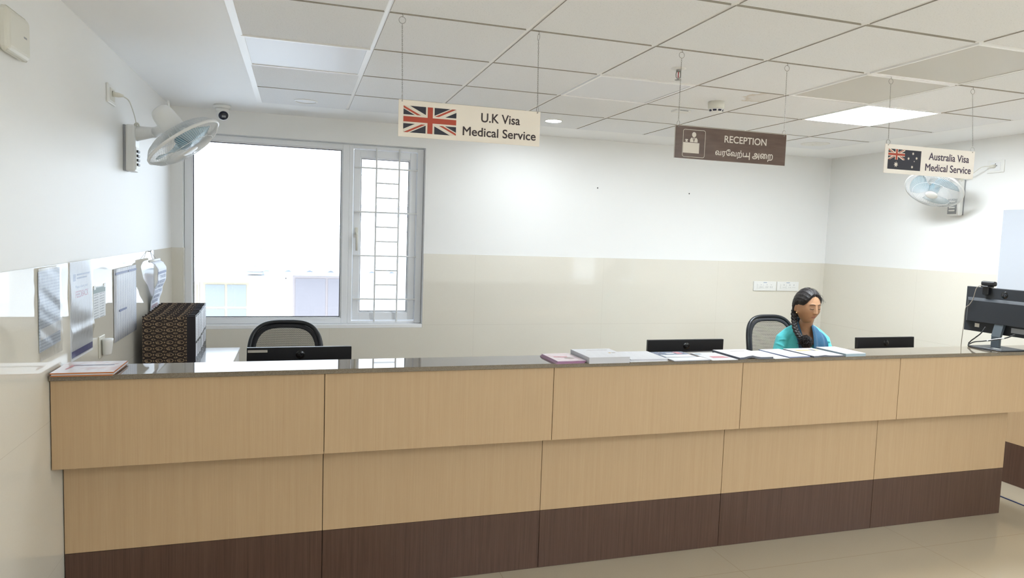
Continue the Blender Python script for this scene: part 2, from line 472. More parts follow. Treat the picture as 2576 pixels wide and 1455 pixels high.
def ceiling_light(x0, x1, y0, y1, lit, label, group=None):
    t = thing('ceiling_light', label, 'ceiling light', ((x0 + x1) / 2, (y0 + y1) / 2, ZC), group=group or 'square ceiling panels')
    hx, hy = (x1 - x0) / 2 - .008, (y1 - y0) / 2 - .008
    f = B(); w = .014
    for a in ((-hx, hx, -hy, -hy + w), (-hx, hx, hy - w, hy), (-hx, -hx + w, -hy + w, hy - w), (hx - w, hx, -hy + w, hy - w)):
        f.box(a[0], a[1], a[2], a[3], -.004, .02)
    f.obj('frame', M_TBAR, t)
    d = B(); d.box(-hx + w, hx - w, -hy + w, hy - w, .0, .012)
    d.obj('diffuser', (M_LEDL if y1 < 2 else M_LED) if lit else (M_UNLIT2 if x0 > 3.4 else M_UNLIT), t)
    return t
def cell(c, r): return GX + .6 * c, GX + .6 * (c + 1), GY + .6 * r, GY + .6 * (r + 1)
ceiling_light(*cell(6, 2), True, 'brightly lit square ceiling panel above the seated woman')
for k, (c, r) in enumerate(LIT[1:]):  # unseen panels added to brighten the lobby side
    ceiling_light(*cell(c, r), True, 'lit square fill panel added out of view over the lobby in front of the counter', 'added lobby fill panels out of view')
for x, y in ((7.4, -.6), (9.3, -.6), (8.4, -2.2)):  # more added fill panels, outside the view
    ceiling_light(x, x + .6, y, y + .6, True, 'lit square fill panel added out of view over the lobby in front of the counter', 'added lobby fill panels out of view').location.z -= .022
ceiling_light(*cell(0, 2), False, 'unlit bluish square ceiling panel beside the left ceiling border near the window')
ceiling_light(*cell(3, 2), False, 'unlit pale ceiling panel between the cream sign and the brown sign')
ceiling_light(*cell(5, 0), False, 'unlit grey ceiling panel at upper right, nearer of the pair')
ceiling_light(*cell(5, 1), False, 'unlit grey ceiling panel touching the corner of the brightly lit panel')

def downlight(x, y, r, lit, label):
    t = thing('round_downlight', label, 'downlight', (x, y, ZC), group='round ceiling downlights')
    f = B()
    f.lathe([(r, -.001), (r * 1.02, -.005), (r * 1.16, -.004), (r * 1.2, 0), (r * 1.2, .001), (r, .001)], 40, caps=False); f.obj('trim_ring', M_WHITE, t)
    d = B()
    if lit: d.lathe([(.001, -.004), (r * 0.8, -.0035), (r, -.001)], 40, caps=False)
    else: d.lathe([(.001, -.0012), (r, -.001)], 40, caps=False)
    d.obj('lens', M_LED2 if lit else M_UNLIT, t)
downlight(0.955, 5.03, .066, False, 'unlit round recessed ceiling downlight above the large window')
downlight(2.745, 4.945, .058, True, 'lit round recessed ceiling downlight behind the cream sign with the red cross flag')

# ---- window in the back wall
yf = YD + .068
wf = B()
fx0, fx1, fz0, fz1 = OX0 + .003, OX1 - .003, OZ0 + .022, OZ1 - .004
gx0, gx1, gz0, gz1 = 0.142, 1.243, 0.950, 2.308
def ring(bb, x0, x1, z0, z1, i0, i1, j0, j1, y0, y1, bev=.004, mi=0):
    """frame between outer x0..z1 and inner i0..j1"""
    bb.box(x0, i0, y0, y1, z0, z1, bev, 1, mi); bb.box(i1, x1, y0, y1, z0, z1, bev, 1, mi)
    bb.box(i0 - .003, i1 + .003, y0, y1, z0, j0, bev, 1, mi); bb.box(i0 - .003, i1 + .003, y0, y1, j1, z1, bev, 1, mi)
ring(wf, fx0, 1.305, fz0, fz1, gx0 - .008, gx1 + .008, gz0 - .008, gz1 + .008, yf, yf + .07)
ring(wf, gx0 - .010, gx1 + .010, gz0 - .010, gz1 + .010, gx0, gx1, gz0, gz1, yf + .012, yf + .06, .003)
ring(wf, 1.303, fx1, fz0, fz1, 1.338, 1.858, .918, 2.328, yf, yf + .07)
win = struct(wf.obj('window_1', M_UPVC), 'large white framed window with a fixed pane and a barred casement')
gk = B(); ring(gk, gx0 - .001, gx1 + .001, gz0 - .001, gz1 + .001, gx0 + .005, gx1 - .005, gz0 + .005, gz1 - .005, yf + .025, yf + .035, 0); gk.obj('gasket', M_GASKET, win)
p = B(); p.box(gx0 + .002, gx1 - .002, yf + .028, yf + .032, gz0 + .002, gz1 - .002); p.obj('pane', M_GLASS, win)
cs = B(); ring(cs, 1.342, 1.855, .922, 2.325, 1.395, 1.800, .985, 2.262, yf + .022, yf + .07)
ring(cs, 1.393, 1.802, .983, 2.264, 1.402, 1.793, .994, 2.253, yf + .034, yf + .066, .003)
cas = cs.obj('casement', M_UPVC, win)
gk = B(); ring(gk, 1.401, 1.794, .993, 2.254, 1.406, 1.789, .998, 2.249, yf + .042, yf + .05, 0); gk.obj('gasket', M_GASKET, cas)
p = B(); p.box(1.403, 1.792, yf + .044, yf + .048, .995, 2.252); p.obj('pane', M_GLASS, cas)
h = B(); h.box(1.357, 1.381, yf + .008, yf + .022, 1.61, 1.69, .005, 2)
h.tube([(1.369, yf + .008, 1.64), (1.369, yf - .022, 1.64), (1.369, yf - .027, 1.625), (1.369, yf - .024, 1.50)], [.009, .009, .010, .008], 10)
h.obj('handle', M_WHITE2, cas)
br = B(); yb = yf + .004
for x in (1.522, 1.708): br.box(x - .0065, x + .0065, yb - .0065, yb + .0065, .905, 2.345, .002, 1)
for i in range(10):
    z = 2.178 - .1198 * i
    if i % 3 == 0: br.box(1.345, 1.862, yb - .006, yb + .006, z - .006, z + .006, .002, 1)
    else: br.box(1.522, 1.708, yb - .0055, yb + .0055, z - .0055, z + .0055, .002, 1)
br.obj('window_grille', M_BARS, win)
s = B(); s.box(OX0, OX1, YD - .004, yf + .06, OZ0 - .008, OZ0 + .021, .003, 1)
s.obj('window_sill', M_REVEAL, win)
p = B(); p.ball((.822, yf + .026, 1.262), (.0035, .001, .006), 8, 6); p.obj('fly_speck', M_GASKET, win)

# ---- outside: the neighbour's house, wires
HY, K = 17.0, 17.0 / 10.5
def hx(x): return CAM.x + (x - CAM.x) * K
def hz(z): return CAM.z + (z - CAM.z) * K
M_HOUSE = mat('white_limewash', rgb(236, 238, 240), 0.8)
M_ROOF = mat('white_painted_sheet_roof', rgb(226, 230, 236), 0.6)
M_ROOFE = mat('grey_roof_edge', rgb(160, 163, 168), 0.7)
M_PINE = mat('pale_pine_joinery', rgb(176, 164, 142), 0.7)
M_PANE = mat('hazy_blue_pane', rgb(140, 144, 150), 0.5)
M_SHUT = mat('weathered_grey_shutter', rgb(136, 131, 134), 0.8)
M_SHUTF = mat('weathered_shutter_frame', rgb(154, 144, 142), 0.8)
M_WIRE = mat('grey_cable', rgb(158, 160, 164), 0.7)
b = B(); b.box(-30, 30, YD + .2, 45, -3.3, -3.0); struct(b.obj('ground', M_HOUSE), 'pale ground outside the window')
hs = thing('neighbour_house', 'overexposed white house with a ribbed roof edge outside the window', 'house', (hx(1.0), HY, -3.0))
L = sub_loc(hs)
b = B(); b.box(hx(-2.6), hx(3.4), HY, HY + 4, -3.0, hz(1.03), M=L); b.obj('house_wall', M_HOUSE, hs)
b = B(); b.box(hx(-.405), hx(.46), HY - .35, HY, hz(.885), hz(.985), M=L); b.obj('window_hood', M_HOUSE, hs)
def roofz(x): 
    u = (x / .47) % 1.0
    return 0.055 * math.exp(-((u - .5) / .14) ** 2)
nx = 120; rv, rf = [], []
RX0, RX1 = hx(.20), hx(3.3)
for j, (yy, zz) in enumerate(((HY - .5, hz(1.045)), (HY + 2.2, hz(1.315)))):
    for k in range(2):
        for i in range(nx + 1):
            x = RX0 + (RX1 - RX0) * i / nx; rv.append((x, yy, zz + roofz(x) + k * .03))
n1 = nx + 1
for i in range(nx):
    a = [i, i + 1, n1 + i + 1, n1 + i]; rf.append(tuple(a)); rf.append(tuple(q + 2 * n1 for q in a))
    rf.append((i, i + 1, 2 * n1 + i + 1, 2 * n1 + i)); rf.append((n1 + i, n1 + i + 1, 3 * n1 + i + 1, 3 * n1 + i))
b = B(); b.add(rv, rf, 0, L); b.obj('ribbed_roof', M_ROOF, hs)
b = B()
b.tube([(RX0 + (RX1 - RX0) * i / nx, HY + 2.2, hz(1.315) + .02 + roofz(RX0 + (RX1 - RX0) * i / nx)) for i in range(nx + 1)], .012, 5, M=L)
b.box(hx(.22), hx(.44), HY - .4, HY - .02, hz(1.0), hz(1.035), M=L)
b.obj('roof_edge', M_ROOFE, hs)
for x in (.34, .33, 1.38, 2.1, 1.42):
    pass
for x, z in ((.34, 1.30), (.33, 1.09), (1.385, 1.095), (1.43, 1.31), (2.05, 1.10)):
    yy = HY - .5 + 2.7 * (z - 1.045) / .27 - .05
    b = B(); b.cyl((hx(x), yy, hz(z) + .04), (hx(x), yy, hz(z) + .10), .012, n=8, M=L); b.cyl((hx(x), yy, hz(z) + .02), (hx(x), yy, hz(z) + .045), .04, .02, n=10, M=L); b.obj('roof_bolt', M_ROOFE, hs)
def joinery(x0, x1, z0, z1, cols, rows, fm, pm, nm):
    f = B(); w = .035 * K
    f.box(hx(x0), hx(x1), HY - .06, HY + .02, hz(z0), hz(z1), M=L)
    fo = f.obj(nm, fm, hs)
    pn = B()
    for i in range(cols):
        for j in range(rows):
            a = hx(x0) + w + (hx(x1) - hx(x0) - w) * i / cols; c = hx(x0) + (hx(x1) - hx(x0) - w) * (i + 1) / cols
            zb = hz(z0) + w + (hz(z1) - hz(z0) - w) * j / rows; zt = hz(z0) + (hz(z1) - hz(z0) - w) * (j + 1) / rows
            pn.box(a, c, HY - .075, HY - .055, zb, zt, M=L)
    pn.obj('house_pane', pm, fo)
joinery(-.36, .245, .15, .872, 2, 2, M_PINE, M_PANE, 'house_window')
joinery(.845, 1.80, .0, .975, 2, 1, M_SHUTF, M_SHUT, 'house_shutter')
joinery(-.62, -.40, .15, .872, 1, 1, M_PINE, M_PINE, 'house_window')
def wp(x, z, y=14.0):
    k = y / 10.5; return (CAM.x + (x - CAM.x) * k, y, CAM.z + (z - CAM.z) * k)
po = thing('utility_pole', 'pale utility pole with crossarms seen through the barred casement', 'pole', wp(2.42, 0, 15.0)[:2] + (-3.0,))
b = B(); b.cyl((0, 0, 0), (0, 0, 5.5), .09, .07, 12); b.obj('pole_shaft', M_HOUSE, po)
b = B(); b.box(-1.1, .5, -.05, .05, 5.15, 5.22); b.box(-1.1, .4, -.05, .05, 4.98, 5.05); b.obj('crossarm', M_ROOFE, po)
b = B()
for k in range(5):
    b.tube([(-.1 + .1 * k, -.05, 5.2), (-.25 + .13 * k, -.1, 4.8 - .05 * k), (.3 - .05 * k, -.1, 4.6)], .007, 5)
b.tube([(.2, 0, 5.2), (-1.2, -.3, 6.0), (-2.4, -.5, 6.9)], .006, 5)
b.obj('tangled_cables', M_WIRE, po)

for a, c, sag, r in ((wp(-1.3, 1.10), wp(2.42, 2.05), .18, .005), (wp(-1.0, 2.99), wp(2.42, 2.32), .0, .004)):
    b = B(); A, C_ = Vector(a), Vector(c); C_.y = 15.0; q = []
    for i in range(15):
        u = i / 14; v = A.lerp(C_, u); v.z -= sag * 4 * u * (1 - u); q.append(v - Vector(po.location))
    b.tube(q, r, 6); b.obj('overhead_wire', M_WIRE, po)

# ================================================================ reception counter
CF, CG, CB = 2.998, 3.134, 3.205
CX0 = .009
ct = thing('reception_counter', 'long oak laminate reception counter with dark plinth and polished grey stone ledge', 'counter', (0, 0, 0))
su = [0.009, 1.0267, 2.0741, 3.1206, 4.1602, 5.207, 5.995]
tl = [0.009, 1.0292, 2.0797, 3.1276, 4.1722, 5.2048]
ZT, ZM, ZP = 1.0512, 0.698, 0.2974
b = B(); b.box(.010, 5.995, CF + .019, CF + .034, ZM + .004, ZT); b.box(.010, 5.995, CF + .034, CB - .02, ZM + .004, ZM + .02)
b.box(.010, 5.995, CB - .03, CB - .012, ZM + .02, ZT); b.box(.010, 5.2, CG + .019, CG + .034, .0, ZM + .006)
b.obj('carcass', M_GAP, ct)
for i in range(6):
    b = B(); b.box(su[i] + .0014, su[i + 1] - .0014, CF, CF + .018, ZM, ZT, .0008, 1); b.obj('upper_panel', M_OAK, ct)
for i in range(5):
    b = B(); b.box(tl[i] + .0014, tl[i + 1] - (.0014 if i < 4 else 0), CG, CG + .018, ZP + .0008, ZM + .006, .0008, 1); b.obj('lower_panel', M_OAK, ct)
    b = B(); b.box(tl[i] + .0012, tl[i + 1] - (.0012 if i < 4 else 0), CG + .0005, CG + .018, 0.001, ZP - .0008, .0008, 1); b.obj('plinth_panel', M_WENGE, ct)
b = B(); b.box(5.187, 5.2048, CG + .018, CG + .10, .001, ZM + .004); b.obj('end_panel', M_OAK, ct)
b = B(); b.box(.010, 2.9045, 2.980, CB, ZT, 1.0712, .0012, 1); b.box(2.9050, 5.998, 2.980, CB, ZT, 1.0712, .0012, 1); b.obj('stone_ledge', M_GRAN, ct)
b = B(); b.box(.012, 5.20, CB - .01, 3.86, .715, .75, .002, 1); b.obj('desk_top', M_OAK, ct)
for x in (.05, 1.95, 3.75, 5.17):
    b = B(); b.box(x - .012, x + .012, CB, 3.80, .001, .715); b.obj('desk_support', M_OAK, ct)

sc_ = thing('side_counter', 'low oak unit with dark plinth seen past the right end of the counter', 'cabinet', (5.91, 3.5, 0))
L = sub_loc(sc_)
b = B(); b.box(5.82, 5.995, 3.22, 3.9, ZP, .70, .001, 1, M=L); b.obj('oak_panel', M_OAK, sc_)
b = B(); b.box(5.821, 5.995, 3.221, 3.899, .001, ZP - .001, .001, 1, M=L); b.obj('plinth_panel', M_WENGE, sc_)
b = B(); b.tube([(0, .7, .004), (-.01, .3, .004), (.0, .0, .004), (-.012, -.2, .004), (.01, -.5, .004)], .004, 6)
tag(b.obj('floor_cable', mat('dark_blue_cable', rgb(36, 50, 92), 0.5), None, (5.503, 3.36, 0)), 'thin dark blue cable lying on the floor past the right end of the counter', 'cable')

# ================================================================ hanging signs
def m_acrylic(name, col, t=.12):
    m, nt, p = nodes(name); setp(p, Base_Color=col, Roughness=.45)
    tr = N(nt, 'ShaderNodeBsdfTranslucent'); tr.inputs[0].default_value = col; mx = N(nt, 'ShaderNodeMixShader'); mx.inputs[0].default_value = t
    nt.links.new(p.outputs[0], mx.inputs[1]); nt.links.new(tr.outputs[0], mx.inputs[2]); nt.links.new(mx.outputs[0], nt.nodes['Material Output'].inputs[0]); return m
M_SCREAM = m_acrylic('cream_acrylic', rgb(246, 238, 227)); M_SPALE = m_acrylic('pale_cream_acrylic', rgb(247, 242, 236))
def m_brown():
    m, nt, p = nodes('brown_woodgrain_vinyl'); v = coords(nt, (6, 30, 30), rot=(0, .2, 0)); n = noise(nt, v, 1.5, 3)
    c = ramp(nt, n, [(.35, rgb(80, 58, 46)), (.6, rgb(92, 70, 57)), (.75, rgb(98, 76, 62))])
    nt.links.new(c, p.inputs['Base Color']); setp(p, Roughness=.3); return m
M_SBROWN = m_brown()
M_NAVY = mat('navy_print', rgb(36, 36, 50), 0.5); M_RED = mat('red_print', rgb(176, 66, 40), 0.5); M_FWHITE = mat('white_print', rgb(226, 218, 206), 0.5)
M_LTXT = mat('dark_brown_lettering', rgb(52, 36, 36), 0.5); M_LTXT2 = mat('dark_purple_lettering', rgb(62, 48, 76), 0.5)
M_LWHT = mat('off_white_lettering', rgb(214, 206, 196), 0.5)
M_ACRY = mat('clear_acrylic_edge', rgb(196, 190, 184), 0.15)
def clip(poly, x0, x1, y0, y1):
    def cut(p, ax, lim, sgn):
        out = []
        for i in range(len(p)):
            a, c = p[i], p[(i + 1) % len(p)]
            ia, ic = sgn * (a[ax] - lim) <= 1e-9, sgn * (c[ax] - lim) <= 1e-9
            if ia: out.append(a)
            if ia != ic:
                t = (lim - a[ax]) / (c[ax] - a[ax]); out.append((a[0] + t * (c[0] - a[0]), a[1] + t * (c[1] - a[1])))
        return out
    for ax, lim, s in ((0, x0, -1), (0, x1, 1), (1, y0, -1), (1, y1, 1)):
        poly = cut(poly, ax, lim, s)
        if not poly: return []
    return poly
def union_flag(b, x0, x1, y0, y1, M, t=.0003):
    w, h = x1 - x0, y1 - y0; cx, cy = (x0 + x1) / 2, (y0 + y1) / 2
    def flat(poly, k, mi):
        poly = clip(poly, x0, x1, y0, y1)
        if len(poly) >= 3: b.prism(poly, 0, t * k, mi, M)
    flat([(x0, y0), (x1, y0), (x1, y1), (x0, y1)], 1, 0)
    def strip(a, c, hw, off):
        d = Vector((c[0] - a[0], c[1] - a[1])).normalized(); n = Vector((-d.y, d.x))
        p = [Vector(a) + n * (off - hw), Vector(c) + n * (off - hw), Vector(c) + n * (off + hw), Vector(a) + n * (off + hw)]
        return [tuple(q) for q in p]
    s = h / 30.0
    for a, c in (((x0, y0), (x1, y1)), ((x0, y1), (x1, y0))): flat(strip(a, c, 3.2 * s, 0), 1.5, 2)
    c0 = (cx, cy)
    for a in ((x0, y0), (x1, y1), (x0, y1), (x1, y0)):
        flat(strip(a, c0, 1.05 * s, -1.1 * s), 2, 1)
    flat([(x0, cy - 5 * s), (x1, cy - 5 * s), (x1, cy + 5 * s), (x0, cy + 5 * s)], 2.5, 2); flat([(cx - 5 * s, y0), (cx + 5 * s, y0), (cx + 5 * s, y1), (cx - 5 * s, y1)], 2.7, 2)
    flat([(x0, cy - 3 * s), (x1, cy - 3 * s), (x1, cy + 3 * s), (x0, cy + 3 * s)], 3, 1); flat([(cx - 3 * s, y0), (cx + 3 * s, y0), (cx + 3 * s, y1), (cx - 3 * s, y1)], 3.2, 1)
def star(b, x, y, r, n, M, z=.0006, mi=2):
    q = []
    for i in range(2 * n):
        a = PI / 2 + PI * i / n; rr = r if i % 2 == 0 else r * .45; q.append((x + rr * math.cos(a), y + rr * math.sin(a)))
    b.prism(q, 0, z, mi, M)
SY, SW, SH = 2.855, 0.611, 0.148
def torus_pts(c, r, ax, n=18):
    c = Vector(c); q = []
    for i in range(n):
        a = 2 * PI * i / n
        q.append(c + (Vector((r * math.cos(a), 0, r * math.sin(a))) if ax == 'y' else Vector((0, r * math.cos(a), r * math.sin(a)))))
    return q
def sign(x0, ztop, face, edge, label, chains, ringax):
    t = thing('hanging_sign', label, 'sign', (x0 + SW / 2, SY, ztop), group='signs hanging over the counter')
    b = B(); b.box(-SW / 2, SW / 2, -.002, .002, -SH, 0, .0004, 1); b.obj('board', face, t)
    if edge:
        b = B(); b.box(-SW / 2 - .0015, SW / 2 + .0015, -.0012, .0028, -SH - .0015, .0015); b.obj('acrylic_backing', edge, t)
    for k, (xt, xb) in enumerate(chains):
        zt = ZC - ztop + .003
        c = B()
        # hook and upper ring
        c.tube([(xt, 0, zt + .004), (xt, 0, zt - .006), (xt + .003, 0, zt - .010), (xt + .002, 0, zt - .016), (xt - .003, 0, zt - .015)], .0011, 6)
        ax = ringax[k]
        c.tube(torus_pts((xt, 0, zt - .028), .0135, ax), .0009, 6, closed=True)
        zr = zt - .043
        c.obj('upper_ring', M_CHROME, t)
        c = B(); zb = .026; n = int((zr - zb) / .0085)
        for i in range(n):
            u0, u1 = i / n, (i + 1) / n
            p = Vector((xt, 0, zr)).lerp(Vector((xb, 0, zb)), (u0 + u1) / 2)
            q = []
            for j in range(8):
                a = 2 * PI * j / 8; w, hh = .0019 * math.cos(a), .0058 * math.sin(a)
                q.append(p + (Vector((w, 0, hh)) if i % 2 else Vector((0, w, hh))))
            c.tube(q, .0006, 4, closed=True)
        c.obj('chain', M_CHROME, t)
        c = B(); c.tube(torus_pts((xb, 0, .009), .0125, 'y' if ringax[k + 2] == 'y' else 'x'), .0009, 6, closed=True)
        c.lathe([(.0012, -.0035), (.0028, -.0035), (.0028, .0035), (.0012, .0035)], 12, 0, Matrix.Translation((xb, 0, -.005)) @ Matrix.Rotation(PI / 2, 4, 'X'), caps=False)
        c.obj('lower_ring', M_CHROME, t)
    F = facing(-SW / 2, -.0021, -SH)
    fr = lambda u0, u1, v0, v1: (u0 * SW, u1 * SW, v0 * SH, v1 * SH)
    return t, F, fr
hw = SW / 2
t, F, fr = sign(1.2976, 2.201, M_SCREAM, None, 'cream hanging sign with red cross flag reading U.K Visa Medical Service', [(-hw + .008, -hw + .014), (hw - .02, hw - .014)], 'yxxx')
b = B(); union_flag(b, *fr(.033, .393, .125, .85), F); b.obj('flag', [M_NAVY, M_RED, M_FWHITE], t)
LT = M_LTXT; b = B(); text_into(b, 'U.K Visa', *fr(.568, .85, .565, .825), F, bold=.014); b.obj('upper_line', LT, t); b = B(); text_into(b, 'Medical Service', *fr(.44, .97, .158, .412), F, bold=.014)
b.obj('lower_line', M_LTXT, t)
t, F, fr = sign(2.572, 2.198, M_SBROWN, M_ACRY, 'brown hanging sign with white desk pictogram reading RECEPTION in English and Tamil', [(-hw + .013, -hw + .013), (hw - .02, hw - .014)], 'yyxx')
b = B()
x0, x1, z0, z1 = fr(.066, .258, .055, .90)
q = []
for (cx, cz, a0) in ((x1 - .009, z1 - .009, 0), (x0 + .009, z1 - .009, 90), (x0 + .009, z0 + .009, 180), (x1 - .009, z0 + .009, 270)):
    for k in range(6):
        a = math.radians(a0 + 18 * k); q.append((cx + .009 * math.cos(a), cz + .009 * math.sin(a), .0003))
b.tube(q, .0013, 6, closed=True, M=F)
b.prism([(.043, .026), (.128, .026), (.128, .074), (.043, .074)], 0, .0005, 0, F)
b.prism([(.098 + .011 * math.cos(2 * PI * k / 24), .1115 + .012 * math.sin(2 * PI * k / 24)) for k in range(24)], 0, .0005, 0, F)
b.prism([(.078, .0765), (.078, .088), (.083, .096), (.090, .098), (.0965, .081), (.0965, .0765)], 0, .0005, 0, F)
b.prism([(.0995, .0765), (.0995, .081), (.106, .098), (.113, .096), (.118, .088), (.118, .0765)], 0, .0005, 0, F)
b.prism([(.0945, .098), (.1015, .098), (.098, .086)], 0, .0005, 0, F)
b.prism([(.053, .0765), (.066, .0765), (.0635, .083), (.0555, .083)], 0, .0005, 0, F); b.prism([(.051, .086), (.054, .089), (.065, .089), (.068, .086), (.065, .084), (.054, .084)], 0, .0005, 0, F)
b.obj('pictogram', M_LWHT, t)
b = B(); text_into(b, 'RECEPTION', *fr(.43, .815, .59, .812), F, bold=.012); b.obj('english_line', M_LWHT, t); b = B()
text_into(b, '\u0bb5\u0bb0\u0bc7\u0bb5\u0bb1\u0bcd\u0baa', *fr(.354, .640, .105, .385), F, kind='default', bold=.016)
b.prism([(.660 * SW, .10 * SH), (.667 * SW, .10 * SH), (.667 * SW, .335 * SH), (.660 * SW, .335 * SH)], 0, .0011, 0, F)
b.prism([(.620 * SW, .188 * SH), (.663 * SW, .188 * SH), (.663 * SW, .222 * SH), (.620 * SW, .222 * SH)], 0, .0010, 0, F)
text_into(b, '\u0b85\u0bc8\u0bb1', *fr(.690, .882, .085, .335), F, kind='default', bold=.016)
b.obj('tamil_line', M_LWHT, t)
t, F, fr = sign(3.793, 2.201, M_SPALE, None, 'pale hanging sign with starred navy flag reading Australia Visa Medical Service', [(-hw + .006, -hw + .018), (hw - .05, hw - .018)], 'yyyy')
b = B(); x0, x1, z0, z1 = fr(.036, .392, .145, .842)
b.prism([(x0, z0), (x1, z0), (x1, z1), (x0, z1)], 0, .0002, 0, F)
union_flag(b, x0, x0 + (x1 - x0) * .5, z0 + (z1 - z0) * .48, z1, F)
w_, h_ = x1 - x0, z1 - z0
star(b, x0 + w_ * .25, z0 + h_ * .24, h_ * .15, 7, F)
for u, v, r in ((.75, .84, .08), (.865, .62, .08), (.62, .58, .08), (.745, .17, .08)): star(b, x0 + w_ * u, z0 + h_ * v, h_ * r, 7, F)
star(b, x0 + w_ * .80, z0 + h_ * .46, h_ * .035, 5, F)
b.obj('flag', [M_NAVY, M_RED, M_FWHITE], t)
LT = M_LTXT2; b = B(); text_into(b, 'Australia Visa', *fr(.478, .936, .565, .825), F, bold=.012); b.obj('upper_line', LT, t); b = B(); text_into(b, 'Medical Service', *fr(.447, .966, .172, .432), F, bold=.012)
b.obj('lower_line', M_LTXT2, t)

# ================================================================ wall fans
M_BLADE = mat('translucent_blue_blade', rgb(206, 228, 238), 0.25, Transmission_Weight=0.45, IOR=1.2)
M_WIREW = mat('white_guard_wire', rgb(226, 228, 230), 0.4)
M_HUB = mat('teal_hub', rgb(120, 160, 178), 0.35)
def wall_fan(side, label, base, c, n, roll, pivot, cordpts, plug, rev):
    """side +1: wall on the left (fan reaches to +x); base=(y centre, z0, z1)"""
    xw = 0.0 if side > 0 else XW
    t = thing('wall_fan', label, 'fan', (xw, base[0], base[1]), group='wall fans')
    L = sub_loc(t); s = side
    X = lambda d: xw + s * d
    y0, z0, z1 = base
    def bx(b, d0, d1, ya, yb, za, zb, bev=.004, mi=0): b.box(min(X(d0), X(d1)), max(X(d0), X(d1)), ya, yb, za, zb, bev, 2, mi, L)
    b = B(); bx(b, .0, .012, y0 - .054, y0 + .054, z0 + .004, z1 - .004, .002); b.obj('wall_plate', M_GREYP, t)
    b = B(); bx(b, .010, .060, y0 - .056, y0 + .056, z0, z1, .012); bd = b.obj('fan_base', M_WHITE, t)
    b = B(); bx(b, .0595, .0615, y0 - .040, y0 + .040, z0 + .012, z0 + .135, .0008); b.obj('switch_panel', M_GREYP if side < 0 else M_WHITE2, t)
    for k in range(4):
        b = B(); bx(b, .060, .069, y0 - .025, y0 + .025, z0 + .034 + .024 * k, z0 + .047 + .024 * k, .002); b.obj('speed_button', M_BLACK2 if side > 0 else M_WHITE, t)
    c = Vector(c); n = Vector(n).normalized(); Mb = Matrix.Translation(c) @ Matrix.Diagonal((.92, .92, .92, 1)) @ basis(n) @ Matrix.Rotation(roll, 4, 'Z')
    ML = L @ Mb
    pv = Vector(pivot)
    # arm from base to pivot
    b = B(); a0 = Vector((X(.04), y0, z1 - .045)); dirv = (pv - a0)
    for w in (0,):
        pts = [a0, a0.lerp(pv, .5), pv]
        b.tube([L @ p for p in pts], [.045, .036, .028], 14, sx=1.0)
    b.ball(tuple(L @ pv), (.03, .03, .03), 14, 10); b.obj('arm', M_WHITE, t)
    b = B(); b.ball(tuple(L @ (pv + Vector((0, -.029, 0)))), (.007, .004, .007), 10, 6); b.obj('pivot_screw', M_GREYP, t)
    b = B(); back = c - n * .105
    b.tube([L @ pv, L @ pv.lerp(back, .6), L @ back], [.026, .028, .03], 12); b.obj('neck', M_WHITE, t)
    b = B(); b.lathe([(.002, -.235), (.03, -.233), (.05, -.222), (.060, -.195), (.066, -.13), (.066, -.075), (.05, -.06), (.002, -.06)], 32, 0, ML); mh = b.obj('motor_housing', M_WHITE, t)
    b = B(); kp = basis(n); b.cyl(ML @ Vector((.03, .04, -.215)), ML @ Vector((.045, .055, -.245)), .008, .006, 10); b.obj('oscillation_knob', M_WHITE, mh)
    R = .222
    fp = [(.046, .060), (.10, .060), (.15, .052), (.19, .036), (.212, .016), (R, .0)]
    rp = [(.055, -.066), (.11, -.070), (.16, -.062), (.195, -.044), (.215, -.020), (R, .0)]
    def guard(name, prof, nn, rad, tw):
        b = B()
        for k in range(nn):
            q = []
            for i, (r, z) in enumerate(prof):
                a = 2 * PI * k / nn + tw * (r / R) ; q.append((r * math.cos(a), r * math.sin(a), z))
            b.tube(q, rad, 4, M=ML, cap=False)
        for r, z in ((prof[2][0], prof[2][1]),):
            b.tube([(r * math.cos(2 * PI * i / 64), r * math.sin(2 * PI * i / 64), z) for i in range(64)], rad * 1.4, 5, closed=True, M=ML)
        return b.obj(name, M_WIREW, t)
    fg = guard('front_guard', fp, 100, .0011, .5 * rev); guard('rear_guard', rp, 80, .0012, 0)
    b = B(); b.lathe([(.002, .067), (.030, .067), (.046, .062), (.050, .057), (.046, .054), (.002, .054)], 32, 0, ML); b.obj('guard_badge', M_WHITE, fg)
    b = B(); b.lathe([(R - .002, -.009), (R + .005, -.008), (R + .006, .006), (R - .002, .008)], 64, 0, ML, caps=False); b.obj('guard_ring', M_WHITE, t)
    b = B(); b.lathe([(.002, .036), (.022, .036), (.036, .028), (.040, .010), (.040, -.035), (.002, -.035)], 28, 0, ML); b.obj('blade_hub', M_HUB, t)
    for k in range(3):
        b = B(); a0 = 2 * PI * k / 3 + .4
        def bl(u, v):
            r = .034 + .150 * v; half = .30 + .42 * math.sin(min(1, v * 1.15) * PI * .62)
            a = a0 + (u - .5) * 2 * half - .25 * v
            return (r * math.cos(a), r * math.sin(a), rev * (u - .5) * -.052 * (1 - .3 * v))
        b.grid(bl, 10, 8, 0, ML); o = b.obj('fan_blade', M_BLADE, t)
        so = o.modifiers.new('solid', 'SOLIDIFY'); so.thickness = .002
    b = B(); b.tube(smooth_pts([L @ Vector(p) for p in cordpts]), .0032, 8); b.obj('power_cord', M_WHITE2, t)
    b = B(); p0, p1 = L @ Vector(plug[0]), L @ Vector(plug[1]); b.tube([p0, p0.lerp(p1, .55), p1], [.013, .012, .006], 12); b.obj('plug', M_WHITE2, t)
    b = B()
    for k in range(3):
        cc = Vector(cordpts[-1]); q = []
        for i in range(16):
            a = 2 * PI * i / 16; q.append(L @ (cc + Vector((s * .004 * k + .012 * math.cos(a) * .6, .02 * math.cos(a + k), .014 * math.sin(a)))))
        b.tube(q, .0028, 6, closed=True)
